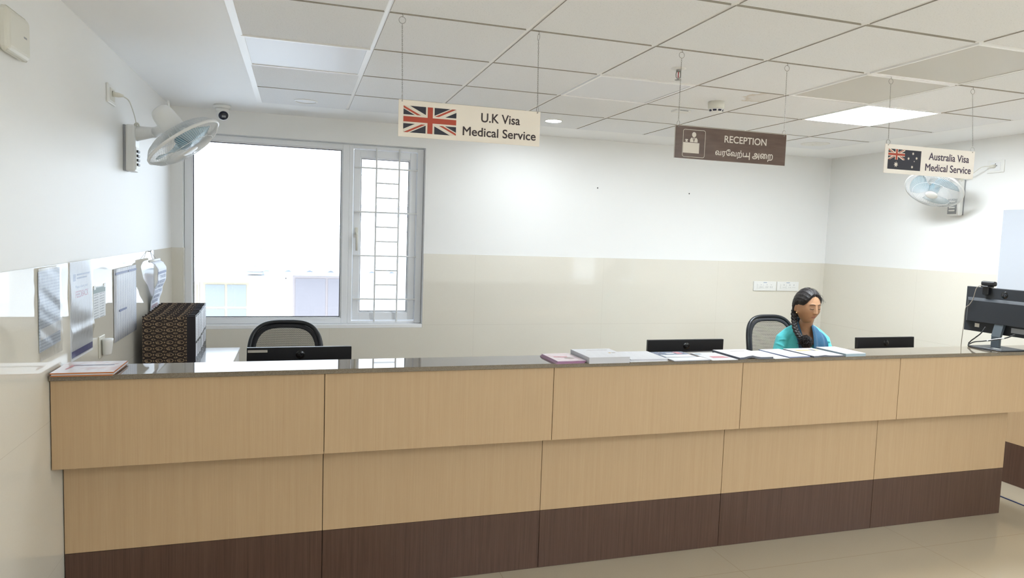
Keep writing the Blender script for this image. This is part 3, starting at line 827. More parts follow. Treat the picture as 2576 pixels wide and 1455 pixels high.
    b.obj('coiled_cord', M_WHITE2, t)
    return t
wall_fan(1, 'white wall fan left of the window, tilted downward beside the ceiling camera', (4.29, 1.945, 2.20), (.322, 4.10, 2.105), (.588, -.062, -.805), .3, (.155, 4.25, 2.165),
         [(.055, 3.99, 2.305), (.075, 4.03, 2.29), (.07, 4.16, 2.25), (.062, 4.25, 2.215), (.062, 4.262, 2.195)], ((.012, 3.975, 2.31), (.058, 3.992, 2.306)), 1)
wall_fan(-1, 'white wall fan on the right wall half hidden behind the pale starred flag sign', (4.27, 1.945, 2.235), (5.66, 4.20, 2.135), (-.576, -.169, -.801), .2, (5.86, 4.26, 2.19),
         [(XW - .05, 3.99, 2.315), (XW - .08, 4.03, 2.31), (XW - .06, 4.13, 2.262), (XW - .05, 4.2, 2.235), (XW - .045, 4.23, 2.225)], ((XW - .012, 3.98, 2.318), (XW - .052, 3.992, 2.315)), -1)
def socket_left():
    t = thing('socket_plate', 'white socket plate high on the left wall with the fan plug in it', 'socket', (0, 3.975, 2.305), group='wall socket plates')
    b = B(); b.box(0, .011, -.075, .075, -.047, .047, .003, 2); b.obj('plate', M_WHITE, t)
    b = B(); b.box(.0105, .0125, -.045, .045, -.030, .030, .0006, 1); b.obj('socket_face', M_WHITE2, t)
    b = B(); b.box(.0120, .0130, -.004, .004, .012, .020); b.obj('earth_hole', M_BLACK, t)
socket_left()
t = thing('socket_plate', 'white socket plate with glossy film high on the right wall, fan plugged in', 'socket', (XW, 3.975, 2.315), group='wall socket plates')
b = B(); b.box(-.011, 0, -.066, .066, -.047, .047, .003, 2); b.obj('plate', M_WHITE, t)
b = B(); b.box(-.0125, -.0105, -.04, .04, -.032, .032, .0006, 1); b.obj('socket_face', mat('glossy_film', rgb(235, 236, 238), 0.05), t)
b = B()
for y, z in ((0, .02), (-.010, .006), (.010, .006)): b.box(-.0131, -.0122, y - .003, y + .003, z - .003, z + .003)
b.obj('socket_holes', M_BLACK, t)
# double plates on the back wall behind the woman
for k, (xa, xb, lab) in enumerate(((5.165, 5.425, 'white socket plate on the beige tiles behind the woman, left of the pair'), (5.437, 5.692, 'white socket plate on the beige tiles behind the woman, right of the pair'))):
    t = thing('socket_plate', lab, 'socket', ((xa + xb) / 2, YD - .006, 1.254), group='wall socket plates')
    w = (xb - xa) / 2
    b = B(); b.box(-w, w, -.012, 0, -.046, .046, .003, 2); b.obj('plate', M_WHITE, t)
    b = B(); b.box(-w + .035, w - .03, -.0135, -.0115, -.026, .026, .0006, 1); b.obj('module_strip', M_WHITE, t)
    b = B()
    for i, u in enumerate((-.047, .022, .070)):
        for dx, dz in ((0, .014), (-.010, -.004), (.010, -.004)) + (((-.010, -.014), (.010, -.014)) if k == 0 else ()):
            hz_ = .0035 if not (k == 1 and dx == 0) else .007
            b.box(u + dx - .0028, u + dx + .0028, -.0142, -.0134, dz - hz_ * .8 - (.006 if k and dx else 0), dz + hz_ * .8 - (.006 if k and dx else 0))
    b.obj('socket_holes', M_GREYP, t)
    b = B(); b.box(-.02, .02, -.0126, -.0119, .033, .038); b.obj('printed_mark', mat('pale_blue_print', rgb(120, 140, 176), .5), t)
    for u in (-.078, -.012):
        b = B(); b.box(u - .012, u + .012, -.016, -.0125, -.022, .022, .002, 1); b.obj('rocker_switch', M_WHITE, t)
for x, z, lab in ((3.47, 2.117, 'small dark wall plug high on the white back wall, left one'), (4.405, 2.113, 'small dark wall plug high on the white back wall, right one')):
    b = B(); b.lathe([(.0005, .004), (.005, .003), (.006, 0)], 10, 0, Matrix.Rotation(PI / 2, 4, 'X'), caps=False); tag(b.obj('wall_plug', mat('dark_plug', rgb(60, 60, 62), .6), None, (x, YD, z)), lab, 'wall plug', 'wall plugs on the back wall')

# ================================================================ ceiling fittings
t = thing('security_camera', 'white dome security camera with dark lens on the ceiling above the window', 'security camera', (.375, 5.50, ZC))
b = B(); b.lathe([(.002, -.022), (.058, -.022), (.060, -.014), (.060, -.002), (.056, 0), (.002, 0)], 36); b.obj('ceiling_mount', M_WHITE, t)
b = B(); b.lathe([(.002, -.05), (.044, -.046), (.048, -.022), (.002, -.022)], 32); b.obj('collar', M_WHITE, t)
b = B(); b.ball((.004, -.004, -.062), .045, 28, 18); b.obj('eyeball', M_WHITE, t)
dv = Vector((.25, -.85, -.48)).normalized(); Mc = Matrix.Translation(Vector((.004, -.004, -.062))) @ basis(dv)
b = B(); b.lathe([(.001, .047), (.022, .046), (.030, .040), (.034, .031)], 28, 0, Mc, caps=False); ln = b.obj('lens_face', mat('navy_lens', rgb(24, 28, 46), .15), t)
b = B(); b.box(-.014, .014, -.008, .008, .0465, .0478, .0003, 1, M=Mc); b.obj('lens_window', M_GREYP, ln)
t = thing('round_ceiling_speaker', 'flat white round grille in the ceiling near the right back corner', 'speaker', (5.155, 4.955, ZC))
b = B(); b.lathe([(.001, -.004), (.105, -.004), (.114, -.003), (.118, 0), (.001, 0)], 48); b.obj('grille', M_WHITE, t)
b = B(); b.box(-.006, .006, .03, .034, -.0055, -.003); b.box(-.03, -.018, -.045, -.041, -.0055, -.003); b.obj('clip', M_WHITE2, t)
t = thing('smoke_detector', 'white round smoke detector with dark vents hanging from the ceiling above the brown sign', 'smoke detector', (3.40, 3.80, ZC))
b = B(); b.lathe([(.002, -.045), (.046, -.045), (.05, -.038), (.05, 0), (.002, 0)], 36); b.obj('base', M_WHITE2, t)
b = B(); b.lathe([(.002, -.068), (.030, -.068), (.036, -.064), (.037, -.060), (.045, -.050), (.047, -.045), (.002, -.045)], 36); hd = b.obj('sensing_head', M_WHITE, t)
b = B()
for k in range(8):
    a0 = 2 * PI * k / 8
    b.grid(lambda u, v: ((.0375 + .0075 * v) * math.cos(a0 + (u - .5) * .55) * 1.01, (.0375 + .0075 * v) * math.sin(a0 + (u - .5) * .55) * 1.01, -.0605 + .010 * v), 6, 2)
b.obj('vent_slots', mat('navy_vent', rgb(34, 34, 60), .6), hd, recalc=False)
t = thing('ceiling_sensor', 'small flush white square sensor on the ceiling behind the left chain of the brown sign', 'sensor', (3.36, 4.15, ZC))
b = B(); b.box(-.055, .055, -.04, .04, -.012, 0, .003, 1); b.obj('housing', M_WHITE, t)
b = B(); b.box(-.03, .03, -.042, -.038, -.010, -.006); b.obj('slot', M_GREYP, t)
t = thing('fire_sprinkler', 'metal fire sprinkler with red bulb on a white ceiling rosette', 'sprinkler', (2.755, 3.17, ZC))
b = B(); b.lathe([(.010, -.006), (.024, -.004), (.038, -.001), (.038, 0), (.010, 0)], 32, caps=False); b.obj('rosette', M_WHITE, t)
b = B(); b.cyl((0, 0, 0), (0, 0, -.016), .011, .012, 16)
for s in (-1, 1): b.tube([(s * .010, 0, -.014), (s * .013, 0, -.028), (s * .012, 0, -.042), (s * .004, 0, -.050), (0, 0, -.052)], .0026, 8)
b.cyl((0, 0, -.050), (0, 0, -.056), .004, .004, 10); b.obj('yoke', M_CHROME, t)
b = B(); b.tube([(0, 0, -.017), (0, 0, -.046)], [.0026, .0022], 10); b.obj('glass_bulb', mat('red_liquid_bulb', rgb(170, 22, 34), .15), t)
b = B(); b.lathe([(.001, -.058), (.016, -.058), (.017, -.0565), (.001, -.0565)], 20); b.obj('deflector', M_CHROME, t)
t = thing('wall_access_point', 'rounded off white wall mounted device at the far upper left of the left wall', 'wireless access point', (0, 2.70, 2.268))
b = B(); b.box(0, .034, -.10, .10, -.072, .072, .022, 4); b.obj('shell', M_WHITE2, t)
b = B(); b.box(.0336, .0346, .03, .055, -.003, .003); b.obj('embossed_mark', M_GREYP, t)

# ================================================================ left wall: notices, calendar, holder
def m_lines(name, base, ink, period, duty, axis=1, cols=None, thr=.45, rough=.5):
    """paper with rows of unreadable small print; object axes: y along the wall, z up"""
    m, nt, p = nodes(name); v = coords(nt); s = sep(nt, v)
    row = line_mask(nt, s[2], period, period * duty / 2)
    nz = noise(nt, coords(nt, (1, 260, 12)), 1.0, 2)
    f = math_(nt, 'MULTIPLY', row, math_(nt, 'GREATER_THAN', nz, thr))
    if cols: f = math_(nt, 'MULTIPLY', f, math_(nt, 'SUBTRACT', 1.0, line_mask(nt, s[1], cols, cols * .12)))
    c = mixc(nt, math_(nt, 'MULTIPLY', f, .8), base, ink)
    nt.links.new(c, p.inputs['Base Color']); setp(p, Roughness=rough); return m
M_SLEEVE = bpy.data.materials.new('crinkled_clear_sleeve'); M_SLEEVE.use_nodes = True
_nt = M_SLEEVE.node_tree; _nt.nodes.remove(_nt.nodes['Principled BSDF'])
_t = N(_nt, 'ShaderNodeBsdfTransparent'); _g = N(_nt, 'ShaderNodeBsdfGlossy'); _g.inputs['Roughness'].default_value = .22
_f = N(_nt, 'ShaderNodeFresnel'); _f.inputs[0].default_value = 1.5; _mx = N(_nt, 'ShaderNodeMixShader')
_b = N(_nt, 'ShaderNodeBump'); _b.inputs['Strength'].default_value = .5; _b.inputs['Distance'].default_value = .003
_nt.links.new(noise(_nt, coords(_nt, (1, 1.6, 1)), 22, 3, .6), _b.inputs['Height'])
_nt.links.new(_b.outputs[0], _g.inputs['Normal']); _nt.links.new(_b.outputs[0], _f.inputs['Normal'])
_nt.links.new(_f.outputs[0], _mx.inputs[0]); _nt.links.new(_t.outputs[0], _mx.inputs[1]); _nt.links.new(_g.outputs[0], _mx.inputs[2])
_nt.links.new(_mx.outputs[0], _nt.nodes['Material Output'].inputs[0])
M_POSTA = m_lines('pale_printed_notice', rgb(214, 222, 234), rgb(168, 178, 198), .012, .4)
M_POSTB = mat('white_card', rgb(232, 234, 238), .35)
M_LIST = m_lines('dense_printed_list', rgb(226, 229, 236), rgb(128, 138, 168), .0062, .45, cols=.052)
M_TABLE = m_lines('printed_table', rgb(224, 228, 232), rgb(130, 140, 150), .0125, .35, cols=.10)
M_BLUE = mat('indigo_print', rgb(66, 70, 150), .45); M_SLATE = mat('slate_blue_print', rgb(120, 130, 168), .5)
M_PINKT = mat('rose_print', rgb(196, 120, 134), .5); M_GREYT = mat('grey_print', rgb(140, 148, 176), .5); M_SAGE = mat('sage_header', rgb(140, 156, 156), .5)
XS = .0062
def wallthing(name, label, cat, y0, z0): return thing(name, label, cat, (XS, y0, z0))
PL = lambda x=0.0: on_left(x, 0, 0)
# silvery notice in a crinkled sleeve
t = wallthing('sleeved_notice', 'crinkled clear sleeve with pale notice on the left wall, nearest the camera', 'notice', 2.888, 1.144)
b = B(); b.prism([(.008, .03), (.245, .04), (.245, .335), (.008, .33)], 0.002, .003, 0, PL()); b.obj('printed_sheet', M_POSTA, t)
b = B(); b.prism([(.02, .075), (.24, .085), (.24, .125), (.02, .115)], 0.003, .0034, 0, PL()); b.obj('address_strip', M_PAPER, t)
b = B()
b.grid(lambda u, v: (.0075 + .0022 * math.sin(9 * v + 3 * u) * math.sin(3.1 * u + 7 * v) + .0008 * math.sin(31 * v + 9 * u), .253 * u, .342 * v), 24, 36)
b.obj('sleeve', M_SLEEVE, t)
# feedback poster
t = wallthing('feedback_poster', 'white sleeved poster reading FEEDBACK with an indigo foot stripe on the left wall', 'poster', 3.262, 1.072)
W_, H_ = .322, .418
b = B(); b.prism([(0, 0), (W_, 0), (W_, H_), (0, H_)], 0, .002, 0, PL()); b.obj('card', M_POSTB, t)
b = B(); b.prism([(.012, .012), (W_ - .006, .012), (W_ - .006, .040), (.012, .040)], .002, .0026, 0, PL()); b.obj('foot_stripe', M_BLUE, t)
b = B(); text_into(b, 'Please share your', .075, .255, .300, .316, PL(.002)); b.obj('request_line', M_GREYT, t)
b = B(); text_into(b, 'FEEDBACK', .075, .26, .262, .292, PL(.002), bold=.02); b.obj('headline', M_PINKT, t)
b = B()
for zz, xa, xb in ((.358, .095, .285), (.343, .095, .24)):
    b.prism([(xa, zz), (xb, zz), (xb, zz + .007), (xa, zz + .007)], .002, .0024, 0, PL())
b.prism([(.045, .336), (.08, .336), (.08, .366), (.045, .366)], .002, .0024, 0, PL()); b.obj('letterhead', M_GREYT, t)
b = B()
b.grid(lambda u, v: (.005 + .006 * math.exp(-((v - .26) / .05) ** 2) + .002 * math.sin(12 * v + 4 * u), W_ * u, H_ * .98 * v + .01), 18, 40); b.obj('sleeve', M_SLEEVE, t)
# small table
t = wallthing('printed_table_sheet', 'small white sheet with grey header and table rows on the left wall', 'notice', 3.602, 1.208)
b = B(); b.prism([(0, 0), (.212, -.004), (.215, .146), (.002, .150)], 0, .0012, 0, PL()); b.obj('sheet', M_TABLE, t)
b = B(); b.prism([(.004, .120), (.211, .117), (.212, .142), (.005, .146)], .0012, .0016, 0, PL()); b.obj('header_band', M_SAGE, t)
b = B()
for y in (.012, .185): b.box(.001, .0025, y, y + .03, .138, .156)
b.obj('tape', M_WHITE, t)
# big list
t = wallthing('printed_list_sheet', 'large white sheet of dense blue printed lists on the left wall beside the calendar', 'notice', 3.968, 1.040)
b = B(); b.grid(lambda u, v: (.004 + .004 * math.sin(PI * u) * v, .510 * u, .382 * v), 8, 6); o = b.obj('sheet', M_LIST, t)
o.modifiers.new('solid', 'SOLIDIFY').thickness = .001
b = B(); b.prism([(.02, .352), (.275, .352), (.275, .364), (.02, .364)], .0092, .0096, 0, PL()); b.prism([(.295, .352), (.495, .352), (.495, .364), (.295, .364)], .0092, .0096, 0, PL())
b.prism([(.10, .152), (.255, .152), (.255, .162), (.10, .162)], .0080, .0084, 0, PL()); b.obj('title_bars', M_SLATE, t)
# calendar
t = wallthing('wall_calendar', 'white month calendar hanging from a hook on the left wall, page curling outward', 'calendar', 4.70, 1.10)
def cal(u, v):
    prof = [(0.0, .012), (.15, .018), (.4, .042), (.65, .070), (.85, .076), (.95, .062), (1.0, .036)]
    for (a, x0), (c, x1) in zip(prof, prof[1:]):
        if v <= c + 1e-9: break
    k = (v - a) / (c - a); k = k * k * (3 - 2 * k)
    return (x0 + (x1 - x0) * k, .13 * (1 - v) + .29 * u, .33 * v)
b = B(); b.grid(cal, 10, 40); o = b.obj('page', mat('calendar_paper', rgb(226, 232, 244), .5), t); o.modifiers.new('solid', 'SOLIDIFY').thickness = .0015
def calmap(me, uu0, uu1, vv0, vv1, bb, mi):
    xs = [v.co.x for v in me.vertices]; ys = [v.co.y for v in me.vertices]
    if not xs: return
    ax, bx_, ay, by = min(xs), max(xs), min(ys), max(ys)
    vs = []
    for v in me.vertices:
        u = uu0 + (uu1 - uu0) * (v.co.x - ax) / max(1e-6, bx_ - ax); w = vv0 + (vv1 - vv0) * (v.co.y - ay) / max(1e-6, by - ay)
        p = cal(u, w); vs.append((p[0] + .0018, p[1], p[2]))
    bb.add(vs, [tuple(pl.vertices) for pl in me.polygons], mi)
rows = [['', '7', '14', '21', '28'], ['1', '8', '15', '22', '29'], ['2', '9', '16', '23', '30'], ['3', '10', '17', '24', '31'], ['4', '11', '18', '25', ''], ['5', '12', '19', '26', ''], ['6', '13', '20', '27', '']]
bk, rd = B(), B()
for i, rw in enumerate(rows):
    for j, d in enumerate(rw):
        if not d: continue
        u0 = .06 + j * .18; v0 = .66 - i * .098; me = text_mesh(d, 'default', .012)
        calmap(me, u0 + (.05 if len(d) == 1 else 0), u0 + .13, v0, v0 + .062, rd if i == 6 else bk, 0); bpy.data.meshes.remove(me)
bk.obj('dates', M_SLATE, t, recalc=False); rd.obj('sunday_dates', M_PINKT, t, recalc=False)
hd_ = B()
hd_.grid(lambda u, v: tuple(Vector(cal(.05 + .9 * u, .75 + .05 * v)) + Vector((.0018, 0, 0))), 6, 4); hd_.obj('month_band', M_SLATE, t, recalc=False)
b = B(); b.tube([(.036, -.012, .332), (.036, .302, .332)], .008, 10); b.obj('top_rod', M_WHITE, t)
b = B(); b.tube([(.036, .09, .338), (.012, .145, .385), (.036, .20, .338)], .0014, 6); b.tube([(0, .145, .388), (.014, .145, .388), (.016, .145, .396)], .003, 8); b.obj('wire_hanger', M_CHROME, t)
t = wallthing('wall_holder', 'small white plastic cup holder stuck on the left wall above the ledge', 'holder', 3.73, 1.01)
b = B()
b.grid(lambda u, v: (.006 + (.030 + .008 * v) * (1 + math.cos(2 * PI * u)) * .62, (.030 + .010 * v) * math.sin(2 * PI * u), .088 * v + (.012 * (1 - v) ** 3)), 24, 8, wrapu=True, caps=True); b.obj('cup', M_WHITE, t)
b = B(); b.box(0, .006, -.05, .05, .0, .105, .002, 1); b.obj('back_plate', M_WHITE2, t)

# ================================================================ white cabinet and binders
t = thing('low_cabinet', 'low white cabinet against the left wall under the dark patterned binders', 'cabinet', (.27, 4.80, 0))
L = sub_loc(t)
M_MEL = mat('white_melamine', rgb(222, 223, 226), .3)
b = B(); b.box(.012, .505, 4.34, 5.15, .04, .785, .001, 1, M=L); b.obj('body', M_MEL, t)
b = B(); b.box(.008, .527, 4.32, 5.17, .785, .81, .002, 1, M=L); b.obj('top', mat('white_gloss_top', rgb(228, 229, 233), .15), t)
b = B(); b.box(.02, .49, 4.36, 5.13, .002, .04, M=L); b.obj('plinth', M_GREYP, t)
for k in range(2):
    b = B(); b.box(.505, .522, 4.345 + .403 * k, 4.742 + .403 * k, .05, .60, .001, 1, M=L); d = b.obj('door', M_MEL, t)
    b = B(); y = 4.70 if k == 0 else 4.79
    b.tube([L @ Vector(p) for p in ((.522, y, .42), (.545, y, .42), (.545, y, .54), (.522, y, .54))], .005, 8); b.obj('handle', M_CHROME, d)
    b = B(); b.box(.505, .522, 4.345 + .403 * k, 4.742 + .403 * k, .606, .78, .001, 1, M=L); d = b.obj('drawer', M_MEL, t)
    b = B(); yy = 4.545 + .403 * k
    b.tube([L @ Vector(p) for p in ((.522, yy - .05, .70), (.542, yy - .05, .70), (.542, yy + .05, .70), (.522, yy + .05, .70))], .005, 8); b.obj('handle', M_CHROME, d)
def m_binder():
    m, nt, p = nodes('dark_brown_damask_paper')
    v = coords(nt); s = sep(nt, v)
    P = .036
    def cellc(x, per, off): return math_(nt, 'SUBTRACT', math_(nt, 'MODULO', math_(nt, 'ADD', x, off + 100 * per), per), per / 2)
    def ringm(ox, oz, rx, rz, r0, r1):
        a = math_(nt, 'DIVIDE', cellc(s[0], .058, ox), rx); c = math_(nt, 'DIVIDE', cellc(s[2], .036, oz), rz)
        d = math_(nt, 'SQRT', math_(nt, 'ADD', math_(nt, 'MULTIPLY', a, a), math_(nt, 'MULTIPLY', c, c)))
        return math_(nt, 'MULTIPLY', math_(nt, 'GREATER_THAN', d, r0), math_(nt, 'LESS_THAN', d, r1))
    f = ringm(0, 0, .020, .011, .72, 1.0)
    f = math_(nt, 'MAXIMUM', f, ringm(.006, .002, .007, .006, .45, 1.0))
    f = math_(nt, 'MAXIMUM', f, ringm(.029, .018, .012, .005, .45, 1.0))
    f = math_(nt, 'MAXIMUM', f, ringm(.029, .0, .004, .005, .2, 1.0))
    nz = noise(nt, coords(nt), 150, 2)
    f = math_(nt, 'MULTIPLY', f, math_(nt, 'GREATER_THAN', nz, .44))
    c = mixc(nt, f, rgb(44, 31, 27), rgb(166, 142, 112))
    nt.links.new(c, p.inputs['Base Color']); setp(p, Roughness=.45); return m
M_BIND = m_binder(); M_BSP = mat('black_binder_cloth', rgb(34, 30, 36), .45)
M_SPL = m_lines('binder_spine_label', rgb(226, 228, 234), rgb(120, 120, 140), .010, .35)
ordn = ['nearest of the row', 'second from the front', 'third from the front', 'fourth from the front', 'middle one of nine', 'fourth from the window end', 'third from the window end', 'second from the window end', 'last, at the window end']
def make_binder():
    t = thing('ring_binder', 'dark brown patterned lever arch binder', 'binder', (.055, 4.40, .8105), group='ring binders on the white cabinet')
    b = B(); b.box(0, .236, 0, .0025, 0, .318); b.box(0, .236, .0765, .079, 0, .318); b.obj('cover_boards', M_BIND, t)
    b = B(); b.box(.236, .282, -.0004, .0025, 0, .318); b.box(.236, .282, .0765, .0794, 0, .318); b.box(.2795, .2825, -.0004, .0794, 0, .318, .0006, 1); b.obj('spine', M_BSP, t)
    b = B(); b.box(.02, .255, .006, .062, .008, .300); b.obj('paper_block', M_PAPER, t)
    b = B(); b.box(.2824, .2832, .010, .069, .165, .308); b.obj('upper_label', M_SPL, t)
    b = B(); b.box(.2824, .2832, .016, .063, .072, .150); b.obj('lower_label', M_SPL, t)
    Mr = Matrix.Translation((.2826, .0395, .036)) @ Matrix.Rotation(PI / 2, 4, 'Y')
    b = B(); b.lathe([(.0085, -.0005), (.0125, -.0005), (.0125, .0012), (.0085, .0012)], 20, 0, Mr, caps=False); rg = b.obj('finger_ring', M_CHROME, t)
    b = B(); b.lathe([(.0005, .0002), (.0085, .0002)], 20, 0, Mr, caps=False); b.obj('finger_hole', M_BLACK, rg)
    return t
bd0 = make_binder(); yb_ = 4.40
for i in range(9):
    t = bd0 if i == 0 else copy_tree(bd0)
    t.location = (.055 - .004 * i + random.uniform(-.003, .004) * (i > 0) + .004 * (i > 0), 4.40 + .0835 * i, .8105)
    t['label'] = 'dark brown patterned ring binder on white cabinet, ' + ordn[i]

# ================================================================ monitors
def m_logo(): return mat('dark_logo_disc', rgb(18, 18, 20), .2)
M_LOGO = m_logo(); M_LOGOT = mat('dark_grey_logo_letters', rgb(78, 80, 86), .35)
M_LOGOD = mat('black_logo_letters', rgb(40, 41, 44), .35)
def monitor(label, loc, rot, w=.505, h=.292, neck=.095, tilt=0.0, big=False):
    """back faces local -y, stands on local z=0"""
    t = thing('computer_monitor', label, 'monitor', loc, (0, 0, rot), group='computer monitors at the counter')
    z0 = neck - .02
    T = Matrix.Translation((0, 0, z0)) @ Matrix.Rotation(tilt, 4, 'X')
    b = B(); b.box(-w / 2, w / 2, -.010, .012, 0, h, .003, 2, M=T); sh = b.obj('back_shell', M_BLACK2 if big else M_BLACK, t)
    b = B(); b.box(-w / 2 + .008, w / 2 - .008, .0121, .0132, .014, h - .008, M=T); b.obj('screen', M_SCREEN, t)
    # rear bulge
    b = B(); x0, x1 = -w / 2 + .03, w / 2 - .03
    o = [(x0 - .02, .062), (x1 + .02, .062), (x1 + .02, h - .068), (x0 - .02, h - .068)]; q = [(x0 + .012, .066), (x1 - .012, .066), (x1 - .012, h - .086), (x0 + .012, h - .086)]
    b.add([(x, -.009, z) for x, z in o] + [(x, -.040, z) for x, z in q], [(7, 6, 5, 4)] + [(i, (i + 1) % 4, 4 + (i + 1) % 4, 4 + i) for i in range(4)], 0, T); b.obj('rear_housing', M_BLACK2 if big else M_BLACK, t)
    b = B(); Md = T @ Matrix.Translation((0, -.0102, h - .038)) @ Matrix.Rotation(PI / 2, 4, 'X')
    b.lathe([(.0005, .0008), (.021, .0008), (.022, 0)], 32, 0, Md, caps=False); lg = b.obj('logo_disc', M_LOGO, t)
    b = B(); text_into(b, 'hp', -.0115, .0115, -.013, .013, Md @ Matrix.Translation((0, 0, .0009)) @ Matrix.Shear('XY', 4, (0.2, 0)) if False else Md @ Matrix.Translation((0, 0, .0009)), bold=0); b.obj('logo_letters', M_LOGOT if big else M_LOGOD, lg)
    b = B(); 
    nk = [(-.028, -.052, .006), (.028, -.052, .006), (.028, -.038, .006), (-.028, -.038, .006)]
    b.box(-.028, .028, -.056, -.040, .004, neck * .75, .003, 1); 
    b.add([(-.028, -.056, neck * .72), (.028, -.056, neck * .72), (.028, -.030, neck + .060), (-.028, -.030, neck + .060), (-.028, -.040, neck * .70), (.028, -.040, neck * .70), (.028, -.012, neck + .050), (-.028, -.012, neck + .050)],
          [(0, 1, 2, 3), (7, 6, 5, 4), (0, 4, 5, 1), (3, 2, 6, 7), (1, 5, 6, 2), (0, 3, 7, 4)])
    b.obj('stand_neck', mat('grey_stand', rgb(70, 78, 84), .35) if big else M_BLACK, t)
    b = B(); b.box(-.105, .105, -.135, .068, .0005, .0075, .002, 1); b.obj('stand_base', M_BLACK2, t)
    return t, T
mt, T = monitor('black monitor seen from behind at the left end of the desk, with a pale sticker', (.928, 3.57, .75), 0, .502, .292, .05)
b = B(); b.box(-.246, -.155, -.0108, -.0098, .268, .280, M=T); st = b.obj('sticker', mat('pale_sticker', rgb(206, 200, 190), .5), mt)
b = B()
for k in range(14): b.box(-.243 + .006 * k, -.2395 + .006 * k, -.0111, -.0107, .2725, .2755, M=T)
b.obj('printed_line', M_GREYP, st)
monitor('black monitor seen from behind at mid counter, behind the loose printed papers', (3.130, 3.57, .75), 0, .512, .298, .053)
monitor('black monitor seen from behind to the right of the seated woman', (4.650, 3.57, .75), 0, .478, .292, .053, tilt=-.06)
mt, T = monitor('large black monitor on the stone ledge at the right end, turned sideways with cables', (5.045, 3.095, 1.0715), -PI / 2, .50, .283, .105, big=True)
# orientation: local -y -> world -x
b = B(); b.box(-.175, -.145, -.0112, -.0102, .028, .052, M=T); b.obj('rating_label', M_WHITE2, mt)
b = B(); b.box(.06, .17, -.0112, -.0102, .022, .052, M=T); b.obj('port_panel', M_GREYP, mt)
b = B(); b.box(.015, .06, -.10, -.075, .0076, .0086); b.obj('base_sticker', M_WHITE, mt)
wc = thing('webcam', 'small black webcam clipped on top of the sideways monitor', 'webcam', (5.045, 3.205, 1.0715 + .085 + .283), (0, 0, -PI / 2))
b = B(); b.box(-.045, .045, -.020, .012, .010, .040, .010, 3); b.obj('body', M_BLACK, wc)
b = B(); b.box(-.026, .022, -.040, .016, .0012, .011, .003, 1); b.box(-.022, .018, -.030, -.0135, -.045, .004, .004, 1); b.obj('clip', M_BLACK, wc)
b = B(); b.tube([(-.01, .013, .025), (-.01, .018, .025)], .009, 14); b.obj('lens', M_SCREEN, wc)
M_CABLE = mat('black_cable', rgb(30, 30, 32), .5); M_GCABLE = mat('grey_cable_sheath', rgb(150, 142, 130), .5)
b = B(); zl = 1.0715
b.tube(smooth_pts([(0, 0, .375), (-.018, .012, .38), (-.032, .03, .36), (-.028, .05, .29), (-.026, .075, .25), (-.022, .10, .225), (-.020, .105, .12), (-.02, .110, .02), (-.02, .112, -.10), (-.02, .115, -.30)]), .0022, 8)
tag(b.obj('webcam_cable', M_GCABLE, None, (5.022, 3.215, zl)), 'thin grey webcam cable hanging down the left edge of the sideways monitor', 'cable')
b = B(); b.tube(smooth_pts([(0, 0, .125), (-.02, .01, .085), (-.03, .04, .05), (-.035, .065, .022), (-.035, .075, -.02), (-.03, .08, -.30)]), .0038, 8); b.tube([(-.022, .015, .078), (-.031, .045, .046)], .0042, 8, mi=1)
tag(b.obj('power_cable', [M_CABLE, M_GCABLE], None, (4.998, 3.17, zl)), 'black power cable with grey sleeve behind the sideways monitor foot', 'cable')
b = B(); b.tube(smooth_pts([(0, 0, .105), (-.03, .03, .080), (-.06, .09, .058), (-.075, .14, .044), (-.085, .18, .034), (-.09, .205, .020), (-.10, .21, .008), (-.12, .16, .004), (-.14, .08, .004), (-.15, .02, .004)]), .0036, 8)
b.tube([(-.034, .036, .0775), (-.068, .116, .050)], .0050, 8, mi=1)
tag(b.obj('display_cable', [M_CABLE, M_WHITE], None, (5.0, 2.985, zl)), 'black display cable with a white band looping in front of the sideways monitor stand', 'cable')

# ================================================================ papers on the ledge
ZL = 1.0714
def booklet(name, label, cat, poly, z0, z1, m, group=None, parts=(), curl=0.0, edge=None):
    """poly: corners near-left, near-right, far-right, far-left in world xy"""
    cx = sum(p[0] for p in poly) / 4; cy = sum(p[1] for p in poly) / 4
    nl, nr, fr_, fl = [Vector((p[0] - cx, p[1] - cy)) for p in poly]
    def S_(u, v): return nl.lerp(nr, u).lerp(fl.lerp(fr_, u), v)
    th = z1 - z0
    b = B(); nu, nv = 9, 7
    def hh(u, v): return curl * (math.exp(-((u - .35) / .16) ** 2) * (1 - v) ** 3) 
    vs, fs = [], []
    for k in (0, 1):
        for j in range(nv):
            for i in range(nu):
                u, v = i / (nu - 1), j / (nv - 1); p = S_(u, v); vs.append((p.x, p.y, (th if k else 0) + hh(u, v)))
    n = nu * nv
    for j in range(nv - 1):
        for i in range(nu - 1):
            a = j * nu + i; fs.append((n + a, n + a + 1, n + a + nu + 1, n + a + nu)); fs.append((a + nu, a + nu + 1, a + 1, a))
    top = len(fs)
    for i in range(nu - 1):
        fs.append((i, i + 1, n + i + 1, n + i)); a = (nv - 1) * nu + i; fs.append((a + 1, a, n + a, n + a + 1))
    for j in range(nv - 1):
        a = j * nu; fs.append((a + nu, a, n + a, n + a + nu)); a = j * nu + nu - 1; fs.append((a, a + nu, n + a + nu, n + a))
    b.add(vs, fs)
    b.bm.faces.ensure_lookup_table()
    if edge:
        for f in b.bm.faces[top:]: f.material_index = 1
    t = b.obj(name, [m, edge] if edge else m, None, (cx, cy, z0)); tag(t, label, cat, group)
    for pn, pm, pl in parts:
        bb = B(); q = [S_(u, v) for u, v in pl]
        k = len(q); bb.add([(p.x, p.y, th + .0004) for p in q], [tuple(range(k))]); bb.obj(pn, pm, t, recalc=False)
    return t
